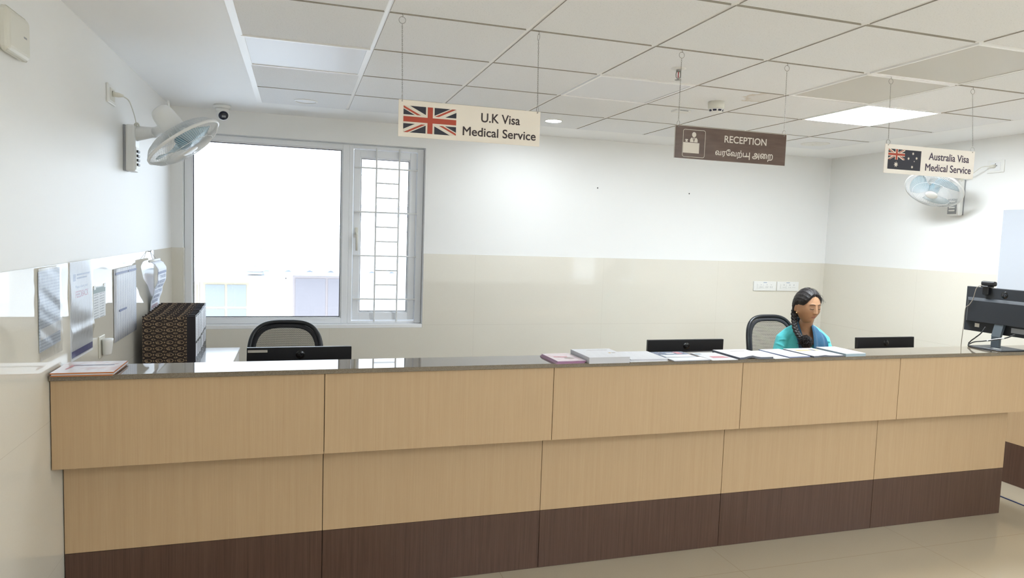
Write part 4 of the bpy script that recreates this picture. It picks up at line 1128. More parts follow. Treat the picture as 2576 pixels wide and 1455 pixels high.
def rect(x, y, w, d, a=0.0):
    """near-left corner x,y"""
    c, s = math.cos(a), math.sin(a)
    return [(x, y), (x + w * c, y + w * s), (x + w * c - d * s, y + w * s + d * c), (x - d * s, y + d * c)]
def m_sheet(name, base, ink, per=.012):
    m, nt, p = nodes(name); v = coords(nt); s = sep(nt, v)
    row = line_mask(nt, s[1], per, per * .2); nz = noise(nt, coords(nt, (90, 8, 1)), 1, 2)
    c = mixc(nt, math_(nt, 'MULTIPLY', math_(nt, 'MULTIPLY', row, math_(nt, 'GREATER_THAN', nz, .5)), .14), base, ink)
    nt.links.new(c, p.inputs['Base Color']); setp(p, Roughness=.5); return m
M_SHEET = m_sheet('printed_white_sheet', rgb(234, 235, 240), rgb(150, 150, 168))
M_PEDGE = mat('paper_stack_edge', rgb(196, 196, 202), .8); M_PEDGE2 = mat('grey_page_edge', rgb(150, 154, 168), .8)
def m_flyer(name, base, blot):
    m, nt, p = nodes(name); n = noise(nt, coords(nt), 14, 3)
    c = mixc(nt, ramp(nt, n, [(.5, (0, 0, 0, 1)), (.62, (1, 1, 1, 1))]), base, blot); nt.links.new(c, p.inputs['Base Color']); setp(p, Roughness=.25); return m
M_PINK = m_flyer('pale_pink_cover', rgb(238, 222, 230), rgb(232, 206, 216)); M_MAUVE = mat('mauve_edge', rgb(150, 104, 140), .6)
M_ROSE = m_flyer('rose_white_cover', rgb(232, 224, 228), rgb(222, 196, 196)); M_ORANGE = mat('orange_edge', rgb(184, 112, 60), .6)
M_ROSED = mat('faded_rose_print', rgb(214, 150, 160), .5); M_ASH = mat('ash_print', rgb(176, 166, 164), .5); M_TAN = mat('ochre_print', rgb(206, 170, 112), .5); M_DKP = mat('dark_photo_print', rgb(86, 90, 104), .4)
M_BLUEC = m_flyer('dusty_blue_cover', rgb(92, 114, 152), rgb(70, 92, 136)); M_TEAL = mat('pale_teal_edge', rgb(158, 176, 188), .6)
nm3 = ['bottom', 'middle', 'top']
for k in range(3):
    parts = [('title_bar', M_GREYT, [(.18, .62), (.86, .62), (.86, .67), (.18, .67)]), ('rose_mark', M_ROSED, [(.14, .30), (.18, .30), (.22, .62), (.16, .66)])] if k == 2 else ()
    booklet('brochure', 'pale rose brochure at the left end of the ledge, %s of three' % nm3[k], 'brochure', rect(.022 + .004 * (k == 1), 2.954 + .004 * (2 - k), .208 + .003 * k, .236, .02 * (k - 1) * .3), ZL + .0055 * k, ZL + .0055 * k + .005, M_ROSE, 'brochures at the left end of the ledge', parts, edge=M_ORANGE if k != 1 else M_PEDGE)
nm4 = ['lowest', 'second lowest', 'second from top', 'topmost']
for k in range(4):
    parts = [('printed_ribbon', M_ROSED, [(.15, .50), (.62, .45), (.66, .56), (.2, .62)]), ('printed_seal', M_ASH, [(.62 + .17 * math.cos(a * PI / 8), .36 + .10 * math.sin(a * PI / 8)) for a in range(16)])] if k == 3 else ()
    booklet('leaflet', 'pale pink leaflet with mauve edge left of the thick paper stack, %s' % nm4[k], 'leaflet', rect(2.070 + .003 * k, 2.964 + .003 * (k % 2), .146, .208, .03), ZL + .0032 * k, ZL + .0032 * k + .0029, M_PINK, 'pale pink leaflets on the ledge', parts, edge=M_MAUVE)
booklet('paper_stack', 'thick stack of white printed papers on the ledge between pink leaflets and loose sheets', 'paper stack', rect(2.232, 2.952, .212, .236, .0), ZL, ZL + .030, M_SHEET, None,
        [('heading_line', M_ASH, [(.32, .80), (.85, .80), (.85, .83), (.32, .83)]), ('thumb_picture', M_TAN, [(.72, .45), (.78, .45), (.78, .52), (.72, .52)]), ('thumb_picture', M_ASH, [(.80, .45), (.90, .45), (.88, .52), (.80, .52)])], edge=M_PEDGE)
booklet('printed_sheet', 'white sheets right of the thick stack, lower layer under the blank one', 'paper', rect(2.455, 2.962, .205, .232, .02), ZL, ZL + .003, M_SHEET, None, edge=M_PEDGE)
booklet('printed_sheet', 'white sheets right of the thick stack, top layer reaching under the blue leaflet', 'paper', rect(2.468, 2.985, .200, .222, -.02), ZL + .0032, ZL + .010, M_SHEET, None, edge=M_PEDGE)
booklet('magazine', 'dusty blue magazine with pink and white print in front of the middle monitor', 'magazine', rect(2.690, 3.045, .185, .155, .0), ZL, ZL + .005, M_BLUEC, None,
        [('white_panel', M_PAPER, [(.05, .0), (.98, .0), (.93, .42), (.05, .42)]), ('cover_title', M_PAPER, [(.34, .60), (.60, .60), (.60, .75), (.34, .75)]), ('pink_panel', M_ROSED, [(.66, .55), (.84, .55), (.84, .92), (.66, .92)])], edge=M_GREYT)
booklet('folded_sheet', 'folded white sheet on the ledge edge in front of the dusty blue magazine', 'paper', rect(2.690, 2.955, .208, .085, .03), ZL, ZL + .004, M_PAPER, None, edge=M_PEDGE2)
booklet('flyer', 'white flyer with a rose patch in front of the middle monitor right half', 'flyer', rect(2.905, 2.952, .150, .205, .0), ZL + .0002, ZL + .003, M_SHEET, None,
        [('rose_patch', M_ROSED, [(.25, .25), (.95, .25), (.85, .5), (.3, .5)]), ('teal_patch', M_TEAL, [(.05, .78), (.28, .78), (.28, .9), (.05, .9)])], edge=M_PEDGE)
booklet('open_magazine', 'white magazine with a curled front edge right of the rose patch flyer', 'magazine', rect(3.068, 2.957, .205, .240, .01), ZL, ZL + .011, M_SHEET, None, [('grey_caption', M_ASH, [(.35, .74), (.8, .74), (.8, .79), (.35, .79)])], curl=.010, edge=M_DKP)
booklet('printed_sheet', 'thin white sheet lying between the curled magazine and the bluish booklet', 'paper', rect(3.282, 2.955, .090, .235, .02), ZL, ZL + .002, M_SHEET, None, edge=M_PEDGE)
booklet('booklet', 'bluish white booklet directly in front of the turquoise sleeve', 'booklet', rect(3.384, 2.972, .140, .235, .06), ZL, ZL + .006, mat('bluish_cover', rgb(222, 228, 240), .4), None, edge=M_SLATE)
booklet('magazine', 'white magazine with ochre title and dark photo in front of the seated woman', 'magazine', rect(3.532, 2.962, .200, .236, .03), ZL, ZL + .009, M_PAPER, None,
        [('ochre_title', M_TAN, [(.12, .62), (.62, .62), (.62, .80), (.14, .80)]), ('dark_photo', M_DKP, [(.66, .62), (.78, .62), (.80, .82), (.66, .86)]), ('ochre_photo', M_TAN, [(.80, .62), (.92, .62), (.92, .82), (.82, .82)])], curl=.004, edge=M_DKP)
booklet('booklet_pile', 'pile of white booklets with teal edges right of the seated woman', 'booklet pile', rect(3.748, 2.968, .135, .225, .02), ZL, ZL + .016, M_SHEET, None, [('pale_title', M_ASH, [(.25, .5), (.6, .5), (.6, .55), (.25, .55)])], edge=M_TEAL)

# ================================================================ whiteboard
t = thing('whiteboard', 'pale bluish board on the right wall behind the sideways monitor', 'whiteboard', (XW - .006, 3.25, 1.25))
b = B(); b.box(-.022, -.002, -.62, .62, 0, .735, .002, 1); b.obj('panel', mat('pale_blue_board', rgb(192, 197, 206), .35), t)
b = B(); b.box(-.0245, -.0215, .617, .6215, 0, .735); b.box(-.0245, -.0215, -.62, .617, .731, .7355); b.obj('edge_trim', M_TBAR, t)

# ================================================================ office chairs
def m_net():
    m = bpy.data.materials.new('black_net'); m.use_nodes = True; nt = m.node_tree; p = nt.nodes['Principled BSDF']
    setp(p, Base_Color=rgb(38, 36, 36), Roughness=.7); s = sep(nt, coords(nt))
    per = .0062
    row = math_(nt, 'FLOOR', math_(nt, 'DIVIDE', s[2], per)); off = math_(nt, 'MULTIPLY', math_(nt, 'MODULO', math_(nt, 'ADD', row, 1000.0), 2.0), per / 2)
    a = math_(nt, 'SUBTRACT', math_(nt, 'MODULO', math_(nt, 'ADD', math_(nt, 'ADD', s[0], off), 1000 * per), per), per / 2)
    c = math_(nt, 'SUBTRACT', math_(nt, 'MODULO', math_(nt, 'ADD', s[2], 1000 * per), per), per / 2)
    d = math_(nt, 'SQRT', math_(nt, 'ADD', math_(nt, 'MULTIPLY', a, a), math_(nt, 'MULTIPLY', c, c)))
    hole = math_(nt, 'LESS_THAN', d, per * .40)
    t = N(nt, 'ShaderNodeBsdfTransparent'); mx = N(nt, 'ShaderNodeMixShader'); nt.links.new(hole, mx.inputs[0])
    nt.links.new(p.outputs[0], mx.inputs[1]); nt.links.new(t.outputs[0], mx.inputs[2]); nt.links.new(mx.outputs[0], nt.nodes['Material Output'].inputs[0])
    return m
M_NET = m_net(); M_CHB = mat('black_chair_frame', rgb(30, 32, 36), .35); M_CHC = mat('charcoal_upholstery', rgb(40, 40, 44), .85)
def make_chair(label, loc, rot, ztop):
    """front faces local -y"""
    t = thing('office_chair', label, 'chair', loc, (0, 0, rot), group='office chairs behind the counter')
    zb, w = .56, .215
    def outline(k, inset=0.0):
        # k 0..1 around the arch from bottom left over the top to bottom right
        q = []
        n = 40
        for i in range(n + 1):
            a = PI * i / n; ca, sa = math.cos(a), math.sin(a)
            e = .62
            x = -(w - inset) * math.copysign(abs(ca) ** e, ca); z = (ztop - .24) + (.24 - inset) * (sa ** e)
            q.append((x, z))
        return [(-(w - .03 - inset), zb), (-(w - .008 - inset), zb + .14)] + q + [(w - .008 - inset, zb + .14), (w - .03 - inset, zb)]
    def by(z): return .055 * ((z - .75) / .35) ** 2 + .10 * (z - zb) / .5 * .35 + .20
    b = B(); pts = [(x, by(z), z) for x, z in outline(0)]
    b.tube(pts, .014, 10, closed=True); b.obj('back_frame', M_CHB, t)
    b = B(); po = outline(0, .012); pi_ = outline(0, .034)
    vs = [(x, by(z) - .004, z) for x, z in po] + [(x, by(z) - .006, z) for x, z in pi_]; n = len(po)
    b.add(vs, [(i, (i + 1) % n, n + (i + 1) % n, n + i) for i in range(n)], smooth=True); o = b.obj('back_border', M_CHC, t); o.modifiers.new('solid', 'SOLIDIFY').thickness = .006
    b = B(); pi_ = outline(0, .032); half = len(pi_) // 2
    L_, R_ = pi_[:half + 1], pi_[::-1][:half + 1]
    def net(u, v):
        k = v * (len(L_) - 1); i = min(int(k), len(L_) - 2); f = k - i
        a = Vector(L_[i]).lerp(Vector(L_[i + 1]), f); c = Vector(R_[i]).lerp(Vector(R_[i + 1]), f); p = a.lerp(c, u)
        return (p.x, by(p.y) - .004 + .012 * math.sin(PI * u), p.y)
    b.grid(net, 12, 40); b.obj('back_net', M_NET, t)
    b = B(); b.tube([(0, .20, .40), (0, .30, .47), (0, by(.62) + .02, .62), (0, by(.70) + .012, .70)], [.022, .026, .03, .02], 10); b.obj('back_support', M_CHB, t)
    b = B(); b.box(-.235, .235, -.25, .21, .395, .452, .028, 4); b.obj('seat', M_CHC, t)
    b = B(); b.box(-.10, .10, -.10, .20, .365, .396, .008, 2); b.obj('seat_mechanism', M_CHB, t)
    for s in (-1, 1):
        b = B(); b.tube([(s * .22, .04, .40), (s * .275, .02, .44), (s * .28, .0, .64)], .014, 8); b.box(s * .28 - .035, s * .28 + .035, -.14, .11, .64, .67, .012, 2); b.obj('armrest', M_CHB, t)
    b = B(); b.cyl((0, .02, .11), (0, .02, .38), .026, .022, 16); b.obj('gas_column', M_CHROME, t)
    b = B(); b.cyl((0, .02, .085), (0, .02, .125), .04, .035, 18)
    for k in range(5):
        a = 2 * PI * k / 5 + .3; b.tube([(.02 * math.cos(a), .02 + .02 * math.sin(a), .105), (.29 * math.cos(a), .02 + .29 * math.sin(a), .075)], [.024, .016], 8)
    sb = b.obj('star_base', M_CHB, t)
    for k in range(5):
        a = 2 * PI * k / 5 + .3; cx, cy = .29 * math.cos(a), .02 + .29 * math.sin(a)
        b = B(); b.cyl((cx, cy, .078), (cx, cy, .05), .008, .008, 8)
        for s in (-1, 1): b.cyl((cx + s * .007 * math.sin(a), cy - s * .007 * math.cos(a), .0275), (cx + s * .022 * math.sin(a), cy - s * .022 * math.cos(a), .0275), .027, .027, 16)
        b.obj('caster', M_BLACK, sb)
    return t
make_chair('black net back office chair in front of the window, empty', (.845, 4.24, 0), 0, 1.075)
make_chair('black net back office chair the woman sits on', (4.425, 4.20, 0), 0, 1.105)

# ================================================================ the seated woman
M_SKIN = None
def m_skin():
    m, nt, p = nodes('brown_skin'); n = noise(nt, coords(nt), 60, 3)
    c = mixc(nt, n, rgb(172, 130, 98), rgb(184, 142, 110)); nt.links.new(c, p.inputs['Base Color']); setp(p, Roughness=.48)
    p.inputs['Subsurface Weight'].default_value = .08; p.inputs['Subsurface Radius'].default_value = (.01, .004, .002); return m
M_SKIN = m_skin(); M_LIP = mat('muted_lips', rgb(158, 106, 88), .4)
def m_hair():
    m, nt, p = nodes('black_hair'); n = noise(nt, coords(nt, (1, .35, .35)), 220, 2)
    c = ramp(nt, n, [(.3, rgb(16, 14, 15)), (.75, rgb(52, 47, 46))]); nt.links.new(c, p.inputs['Base Color']); setp(p, Roughness=.52); p.inputs['Specular IOR Level'].default_value = .35; bump(nt, p, n, .4, .002); return m
M_HAIR = m_hair()
def m_cloth(name, a, c_, sc=40):
    m, nt, p = nodes(name); n = noise(nt, coords(nt), sc, 3); c = mixc(nt, n, a, c_); nt.links.new(c, p.inputs['Base Color']); setp(p, Roughness=.75)
    p.inputs['Sheen Weight'].default_value = .2; return m
M_KURTA = m_cloth('turquoise_cotton', rgb(72, 194, 202), rgb(96, 214, 220)); M_DUP = m_cloth('dark_teal_scarf', rgb(22, 72, 104), rgb(34, 94, 128), 90)
M_TROU = mat('dark_blue_trousers', rgb(38, 52, 82), .8); M_GOLD = mat('gold_stud', rgb(226, 190, 140), .2, .9)
def m_embro():
    m, nt, p = nodes('embroidered_placket'); n = noise(nt, coords(nt), 90, 2)
    c = ramp(nt, n, [(.36, rgb(60, 52, 40)), (.46, rgb(150, 128, 52)), (.54, rgb(40, 100, 110)), (.62, rgb(128, 84, 52))]); nt.links.new(c, p.inputs['Base Color']); setp(p, Roughness=.7); return m
M_EMB = m_embro()
RX_, RY_ = 4.460, 4.135
wo = thing('person', 'seated woman in turquoise kurta and dark blue scarf, black braid, looking down behind counter', 'person', (RX_, RY_, 0), (0, 0, math.radians(-20)))
WI = (Matrix.Translation((RX_, RY_, 0)) @ Matrix.Rotation(math.radians(-20), 4, 'Z')).inverted()
HC = Vector((-.022, -.098, 1.232))
MH = Matrix.Translation(HC) @ Matrix.Rotation(math.radians(21), 4, 'Z') @ Matrix.Rotation(math.radians(5), 4, 'X')
def sm(a, b_, x):
    t = max(0.0, min(1.0, (x - a) / (b_ - a))); return t * t * (3 - 2 * t)
def headpt(d, feat=True):
    x, y, z = d
    p = Vector((x * .078, y * .094, z * .116 if z > 0 else z * .124))
    t = sm(.01, -.115, p.z)
    p.x *= 1 - .20 * t ** 1.6; p.y *= (1 - .50 * t) if p.y > 0 else (1 - .06 * t)
    p.x *= 1 + .06 * math.exp(-((p.z + .03) / .035) ** 2)
    if p.y < 0: p.y = -abs(p.y) ** .93 * (.092 ** .07) * (1 - .05 * math.exp(-(p.x / .03) ** 2))
    if not feat or y > .2: return p
    fw = sm(.2, -.35, y)
    g = lambda cx, cz, sx, sz: math.exp(-((abs(p.x) - cx) / sx) ** 2 - ((p.z - cz) / sz) ** 2)
    X_, Z_ = p.x, p.z
    s = max(0.0, min(1.0, (.018 - Z_) / .056))
    nose = (.004 + .019 * s ** 1.3) * math.exp(-(X_ / (.0075 + .004 * s)) ** 2) * sm(-.054, -.040, Z_) * sm(.034, .008, Z_)
    d_ = nose + .007 * g(.012, -.038, .0065, .007)
    d_ += .0045 * g(.026, .026, .022, .007)
    d_ -= .0075 * g(.031, .004, .015, .011)
    d_ += .0055 * g(.031, .001, .012, .0085)
    d_ += .0055 * g(.040, -.030, .018, .018)
    lipw = math.exp(-(X_ / .021) ** 4)
    d_ += lipw * (.0062 * math.exp(-((Z_ + .0620) / .0050) ** 2) + .0068 * math.exp(-((Z_ + .0725) / .0052) ** 2))
    d_ -= .0022 * lipw * math.exp(-((Z_ + .0672) / .0016) ** 2)
    d_ -= .0030 * math.exp(-(X_ / .02) ** 2 - ((Z_ + .083) / .006) ** 2)
    d_ += .0065 * math.exp(-(X_ / .017) ** 2 - ((Z_ + .099) / .012) ** 2)
    p.y -= d_ * fw
    return p
def face_at(x, z):
    """front of the face near local x, z"""
    best = None
    lo = Vector((x / .073, -1, z / .114))
    d = lo.normalized()
    for _ in range(12):
        p = headpt(d); d = (d + Vector(((x - p.x) / .08, 0, (z - p.z) / .11))).normalized()
    return headpt(d)
def head_grid(b, M, nu=110, nv=90, feat=True, inflate=0.0):
    def f(u, v):
        a, e = 2 * PI * u, -PI / 2 + PI * (.004 + .992 * v)
        d = Vector((math.cos(e) * math.sin(a), -math.cos(e) * math.cos(a), math.sin(e)))
        return headpt(d, feat) + d * inflate
    b.grid(f, nu, nv, 0, M, wrapu=True, caps=True)
def loft(b, rings, n=40, mi=0):
    """rings: (x, y, z, rx, ry, pw)"""
    def ringp(r, a):
        ca, sa = math.cos(a), math.sin(a); pw = r[5]
        return (r[0] + r[3] * math.copysign(abs(ca) ** pw, ca), r[1] + r[4] * math.copysign(abs(sa) ** pw, sa), r[2])
    m = len(rings)
    b.grid(lambda u, v: ringp(rings[int(round(v * (m - 1)))], 2 * PI * u), n, m, mi, wrapu=True, caps=True)
def interp_rings(rs, k):
    out = []
    for a, c in zip(rs, rs[1:]):
        for i in range(k): out.append(tuple(x + (y - x) * (i / k) for x, y in zip(a, c)))
    return out + [rs[-1]]
TOR = [(0, .06, .465, .165, .125, .85), (0, .06, .54, .172, .130, .85), (0, .05, .64, .150, .112, .85), (0, .035, .73, .138, .102, .85), (0, .02, .84, .146, .112, .85),
       (0, .012, .915, .148, .106, .88), (0, .015, .975, .138, .088, .95), (0, .012, 1.02, .108, .070, 1), (0, .005, 1.050, .078, .058, 1), (0, -.004, 1.07, .058, .052, 1), (0, -.012, 1.095, .048, .048, 1)]
SH = {-1: Vector((-.132, .010, .968)), 1: Vector((.136, .010, .968))}
EL = {-1: Vector((-.190, -.030, .755)), 1: Vector((.190, -.030, .755))}
WR = {-1: Vector((-.120, -.285, .784)), 1: Vector((.110, -.290, .784))}
def arm(b, s, inf=0.0, upto=1.0):
    sh, el, wr = SH[s], EL[s], WR[s]
    pts = [Vector((s * .045, .010, 1.062)), Vector((s * .088, .011, 1.020)), sh, sh.lerp(el, .25), sh.lerp(el, .5), sh.lerp(el, .8), el, el.lerp(wr, .15)]
    rs = [.026, .042, .053, .052, .049, .043, .042, .043]
    if upto > .5:
        pts += [el.lerp(wr, .35), el.lerp(wr, .7), wr]; rs += [.041, .031, .025]
    b.tube(pts, [r + inf for r in rs], 20)
b = B(); head_grid(b, MH)
loft(b, interp_rings(TOR, 3))
nk = [Vector((.0, .0, 1.03)), Vector((.002, -.02, 1.09)), Vector((.006, -.045, 1.135)), HC + Vector((0, .022, -.045))]
b.tube(nk, [.056, .047, .046, .048], 24)
for s in (-1, 1):
    arm(b, s)
    # ear
    b.ball((s * .080, .012, -.012), (.011, .020, .033), 14, 10, M=MH @ Matrix.Rotation(s * .25, 4, 'Z')); b.ball((s * .079, .004, -.042), (.007, .009, .010), 10, 8, M=MH)
    # leg
    hp, kn, an = Vector((s * .09, .04, .545)), Vector((s * .115, -.36, .515)), Vector((s * .105, -.34, .10))
    b.tube([hp, hp.lerp(kn, .5), kn, kn.lerp(an, .3), kn.lerp(an, .75), an], [.092, .078, .056, .056, .040, .034], 20)
    b.tube([an + Vector((0, .02, -.03)), an + Vector((0, -.05, -.055)), an + Vector((0, -.15, -.078))], [.036, .036, .020], 14)
    # hand: palm, four fingers, thumb
    w = WR[s]; dr = Vector((-s * .30, -1, -.05)).normalized(); sd = Vector((s, -.30, 0)).normalized()
    b.tube([w, w + dr * .03, w + dr * .085], [.024, .030, .031], 14, sx=.55)
    for k, (o, ln) in enumerate(((-.027, .064), (-.009, .074), (.010, .070), (.027, .054))):
        p0 = w + dr * .085 + sd * o * .9; p1 = p0 + dr * ln * .5 + Vector((0, 0, .006)); p2 = p0 + dr * ln * .85 + Vector((0, 0, -.006)); p3 = p0 + dr * ln + Vector((0, 0, -.014))
        b.tube([p0 - dr * .02, p0, p1, p2, p3], [.0095, .0095, .0088, .0082, .0068], 10)
    t0 = w + dr * .025 - sd * .024; b.tube([t0, t0 - sd * .022 + dr * .022, t0 - sd * .026 + dr * .05], [.012, .0105, .0085], 10)
def remeshed(b, name, mats, parent, voxel, smooth=1, iters=2):
    tmp = b.obj('tmp', [], None)
    r = tmp.modifiers.new('r', 'REMESH'); r.mode = 'VOXEL'; r.voxel_size = voxel; r.use_smooth_shade = True
    if iters: q = tmp.modifiers.new('s', 'SMOOTH'); q.factor = .5; q.iterations = iters
    dg = bpy.context.evaluated_depsgraph_get(); dg.update()
    me = bpy.data.meshes.new_from_object(tmp.evaluated_get(dg)); me.name = name
    bpy.data.objects.remove(tmp)
    me.materials.clear()
    for m in mats: me.materials.append(m)
    for pl in me.polygons: pl.use_smooth = True; pl.material_index = 0
    o = bpy.data.objects.new(name, me); COL.objects.link(o)
    if parent is not None: o.parent = parent
    return o
body = remeshed(b, 'body', [M_SKIN, M_LIP], wo, .0036, iters=1)
Minv = MH.inverted()
for pl in body.data.polygons:
    c = pl.center
    if c.z < 1.1: continue
    q = Minv @ c
    if q.y < -.05 and abs(q.x) < .0195:
        zc = -.0672; up = .0095 * (1 - (abs(q.x) / .0215) ** 2); dn = -.0105 * (1 - (abs(q.x) / .0205) ** 2)
        if dn < q.z - zc < up: pl.material_index = 1
# eyebrows, lashes
def face_strip(name, pts, rad, m, parent):
    b = B(); b.tube([MH @ (face_at(x, z) + Vector((0, -.0012, 0))) for x, z in pts], rad, 6); return b.obj(name, m, parent)
for s in (-1, 1):
    face_strip('eyebrow', [(s * x, z) for x, z in ((.012, .0205), (.020, .0245), (.030, .0265), (.040, .0240), (.049, .0185))], [.0016, .0024, .0023, .0018, .0008], M_HAIR, wo)
    face_strip('eyelash', [(s * x, z) for x, z in ((.0185, -.0055), (.024, -.0085), (.031, -.0098), (.038, -.0080), (.0455, -.0035))], [.0008, .0017, .0019, .0018, .0012], M_HAIR, wo)
    b = B(); b.ball(tuple(MH @ Vector((s * .0855, .000, -.048))), .0055, 12, 8); b.obj('earring', M_GOLD, wo)
# hair cap: from the crown down to the hairline
def hair_low(a):
    """lowest elevation z (head local) of the hair for azimuth a (0 = front)"""
    a = abs(a)
    ks = [(0, .078), (.35, .074), (.6, .060), (.85, .036), (1.05, .016), (1.25, .012), (1.5, .014), (1.75, .004), (1.95, -.050), (2.3, -.088), (2.8, -.098), (PI + .01, -.100)]
    for (a0, z0), (a1, z1) in zip(ks, ks[1:]):
        if a <= a1: return z0 + (z1 - z0) * (a - a0) / (a1 - a0)
    return -.072
def hairf(u, v):
    a = -PI + 2 * PI * u
    zl = hair_low(a) + .0012 * math.sin(a * 23) + .0008 * math.sin(a * 61)
    el = math.asin(max(-.98, min(.98, zl / .114)))
    e = el + (PI / 2 - .002 - el) * v
    d = Vector((math.cos(e) * math.sin(a), -math.cos(e) * math.cos(a), math.sin(e)))
    p = headpt(d, False)
    edge = sm(0, .16, v)
    part = math.exp(-(p.x / .005) ** 2) * (1 if p.y < .03 and v < .98 else 0)
    th = .003 + .011 * edge + .0012 * math.sin(math.atan2(p.x, p.z + .03) * 34 + 14 * p.y) * edge + .0007 * math.sin(math.atan2(p.x, p.z + .03) * 71 + 33 * p.y) * edge - .004 * part + .004 * sm(.4, 1, -math.cos(a)) * edge
    return p + d * th
b = B(); b.grid(hairf, 150, 44, 0, MH, wrapu=True, caps=False)
hair = b.obj('hair', M_HAIR, wo); so = hair.modifiers.new('solid', 'SOLIDIFY'); so.thickness = .006; so.offset = -1
b = B()
rnd = random.Random(3)
for k in range(46):
    a = rnd.uniform(-PI, PI); d0 = None; q = []
    e0 = rnd.uniform(.15, 1.2); 
    for i in range(6):
        e = e0 + .12 * i; aa = a + .10 * i * rnd.uniform(.2, 1)
        d = Vector((math.cos(e) * math.sin(aa), -math.cos(e) * math.cos(aa), math.sin(e))); q.append(MH @ (headpt(d, False) + d * (.0155 + .004 * math.sin(i * .9 + k) + .003 * rnd.random())))
    b.tube(q, [.0004, .0005, .0005, .0004, .0004, .0002], 4)
for k in range(9):
    y0 = -.080 + .006 * k
    q = [MH @ Vector((.018 + .006 * k + .012 * math.sin(i * .7 + k), y0 - .018 * i * (.6 + .1 * (k % 3)), .094 + .010 * math.sin(i * 1.0) - .006 * i - .004 * k)) for i in range(5)]
    b.tube(q, .0004, 4)
b.obj('stray_strands', M_HAIR, hair)
# braid over her right shoulder
BP = [WI @ Vector(p) for p in ((4.372, 4.13, 1.200), (4.338, 4.10, 1.180), (4.326, 4.08, 1.130), (4.304, 4.045, 1.088), (4.298, 4.01, 1.045), (4.308, 3.985, 1.018), (4.325, 3.972, 1.004))]
def spline(P, t):
    t = max(0, min(.9999, t)) * (len(P) - 1); i = int(t); f = t - i
    p0, p1, p2, p3 = P[max(0, i - 1)], P[i], P[i + 1], P[min(len(P) - 1, i + 2)]
    return .5 * ((2 * p1) + (p2 - p0) * f + (2 * p0 - 5 * p1 + 4 * p2 - p3) * f * f + (3 * p1 - p0 - 3 * p2 + p3) * f ** 3)
b = B()
for st in range(3):
    q, rr = [], []
    for i in range(60):
        t = i / 59; p = spline(BP, t); tg = (spline(BP, t + .01) - spline(BP, t - .01)).normalized(); sd = tg.cross(Vector((0, -1, .2))).normalized(); up = tg.cross(sd)
        ph = t * 26 + st * 2 * PI / 3; amp = .0115 * (1 - .25 * t)
        q.append(p + sd * math.sin(ph) * amp + up * math.sin(2 * ph) * amp * .5); rr.append(.0135 * (1 - .22 * t))
    b.tube(q, rr, 9)
br_ = b.obj('braid', M_HAIR, hair)
b = B()
tc = WI @ Vector((4.345, 3.962, .990))
for k in range(340):
    d = Vector((rnd.gauss(0, 1), rnd.gauss(0, 1) * .7, rnd.gauss(0, 1))).normalized(); 
    if d.y > .5: d.y *= -.6
    c0 = BP[-1] + Vector((.004, -.004, -.004)); q = [c0]
    for i in range(1, 6): q.append(c0.lerp(tc, .5) + d * (.012 + .0066 * i) + Vector((.010 * math.sin(i * 1.9 + k), .007 * math.cos(i * 2.3 + k), .010 * math.sin(i * 1.6 + 2 * k) - .002 * i)))
    b.tube(q, [.0026, .0026, .0024, .002, .0016, .001], 5)
b.ball(tuple(tc), (.032, .024, .032), 16, 10)
b.obj('braid_tail', M_HAIR, hair)
# kurta
b = B()
KT = [(x, y, z, rx + .009, ry + .010, p) for x, y, z, rx, ry, p in TOR[:9]]
KT = [(0, .05, .456, .20, .16, .85)] + KT
loft(b, interp_rings(KT, 3))
for s in (-1, 1):
    arm(b, s, .009, .3)
    hp, kn = Vector((s * .09, .04, .552)), Vector((s * .115, -.30, .520)); b.tube([hp, hp.lerp(kn, .5), kn], [.105, .094, .080], 20)
# sleeve folds
for s in (-1, 1):
    for k in range(5):
        p0 = SH[s].lerp(EL[s], .10 + .15 * k); c0 = .006
        q = [p0 + Vector((s * (.052) * math.cos(a) - .0 , -.058 * math.sin(a), .030 * math.sin(a * 1.2 + k) - .012 * k * .3)) for a in [(-.4 + .3 * j) for j in range(8)]]
        b.tube(q, [.001] + [c0] * 6 + [.001], 8)
ku = remeshed(b, 'kurta', [M_KURTA], wo, .005, iters=2)
bm = bmesh.new(); bm.from_mesh(ku.data)
kill = []
for f in bm.faces:
    c = f.calc_center_median()
    if c.z > .915 and c.y < .0:
        wv = .012 + .058 * sm(.915, 1.0, c.z)
        if abs(c.x - .004) < wv: kill.append(f)
    elif c.z > 1.035 and abs(c.x) < .078: kill.append(f)
bmesh.ops.delete(bm, geom=kill, context='FACES'); bm.to_mesh(ku.data); bm.free()
so = ku.modifiers.new('solid', 'SOLIDIFY'); so.thickness = .003; so.offset = -1
b = B()
def front_y(z):
    for a, c in zip(KT, KT[1:]):
        if a[2] <= z <= c[2]:
            t = (z - a[2]) / (c[2] - a[2]); return a[1] + (c[1] - a[1]) * t - (a[4] + (c[4] - a[4]) * t)
    return -.06
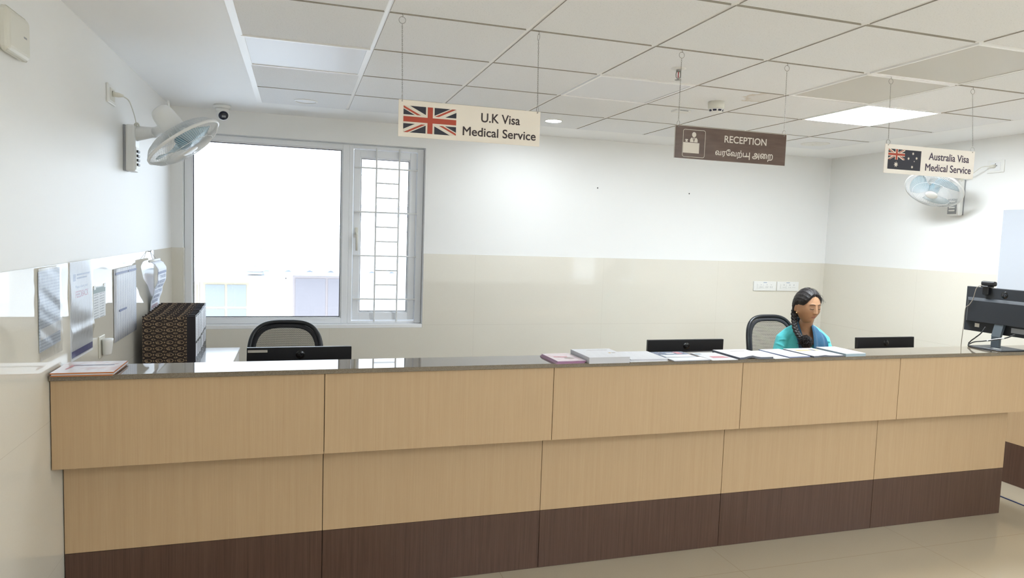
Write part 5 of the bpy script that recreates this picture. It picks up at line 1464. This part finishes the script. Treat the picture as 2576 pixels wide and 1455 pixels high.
b.grid(lambda u, v: (.004 + (u - .5) * .034, front_y(.74 + .17 * v) - .004, .74 + .17 * v), 5, 14); o = b.obj('placket', M_EMB, ku); o.modifiers.new('solid', 'SOLIDIFY').thickness = .003
b = B()
for k in range(7): b.ball((-.100 + .010 * k, -.02 - .004 * k, .998 + .001 * k), (.010, .010, .006), 8, 6)
b.obj('shoulder_embroidery', M_EMB, ku)
# scarf: over her left shoulder down the front, round the nape, and down her right side
def ribbon(name, P, Wv, folds, depth, parent):
    P = [Vector(p) for p in P]; Wv = [Vector(w) for w in Wv]; n = 46
    def f(u, v):
        p = spline(P, v); w = spline(Wv, v); nrm = (spline(P, v + .02) - spline(P, v - .02)).cross(w)
        nrm = nrm.normalized() if nrm.length > 1e-8 else Vector((0, -1, 0))
        if nrm.y > 0 and p.y < 0: nrm = -nrm
        return p + w * (u - .5) + nrm * depth * math.sin(u * PI * folds + 1.2 * v) 
    b = B(); b.grid(f, 28, n); o = b.obj(name, M_DUP, parent); so = o.modifiers.new('solid', 'SOLIDIFY'); so.thickness = .004; return o
du = ribbon('scarf', [(.085, -.125, .70), (.088, -.130, .82), (.086, -.122, .93), (.082, -.092, 1.01), (.070, -.035, 1.066), (.056, .035, 1.088), (.0, .066, 1.094), (-.052, .040, 1.10), (-.064, -.015, 1.082), (-.064, -.070, 1.03), (-.052, -.115, .955), (-.045, -.130, .86), (-.050, -.125, .72)],
            [(.125, .02, 0), (.125, .03, 0), (.120, .035, .0), (.105, .03, -.015), (.075, .01, -.055), (.035, .02, -.075), (0, .03, -.08), (-.02, .02, -.07), (-.035, .0, -.045), (-.040, .0, -.025), (-.040, .01, -.01), (-.05, .01, 0), (-.06, .01, 0)], 4, .0055, wo)
b = B()
for s in (-1, 1):
    hp, kn, an = Vector((s * .09, .04, .53)), Vector((s * .115, -.36, .515)), Vector((s * .105, -.34, .12))
    b.tube([hp.lerp(kn, .6), kn, kn.lerp(an, .3), kn.lerp(an, .75), an], [.082, .066, .066, .050, .044], 20)
remeshed(b, 'trousers', [M_TROU], wo, .008)
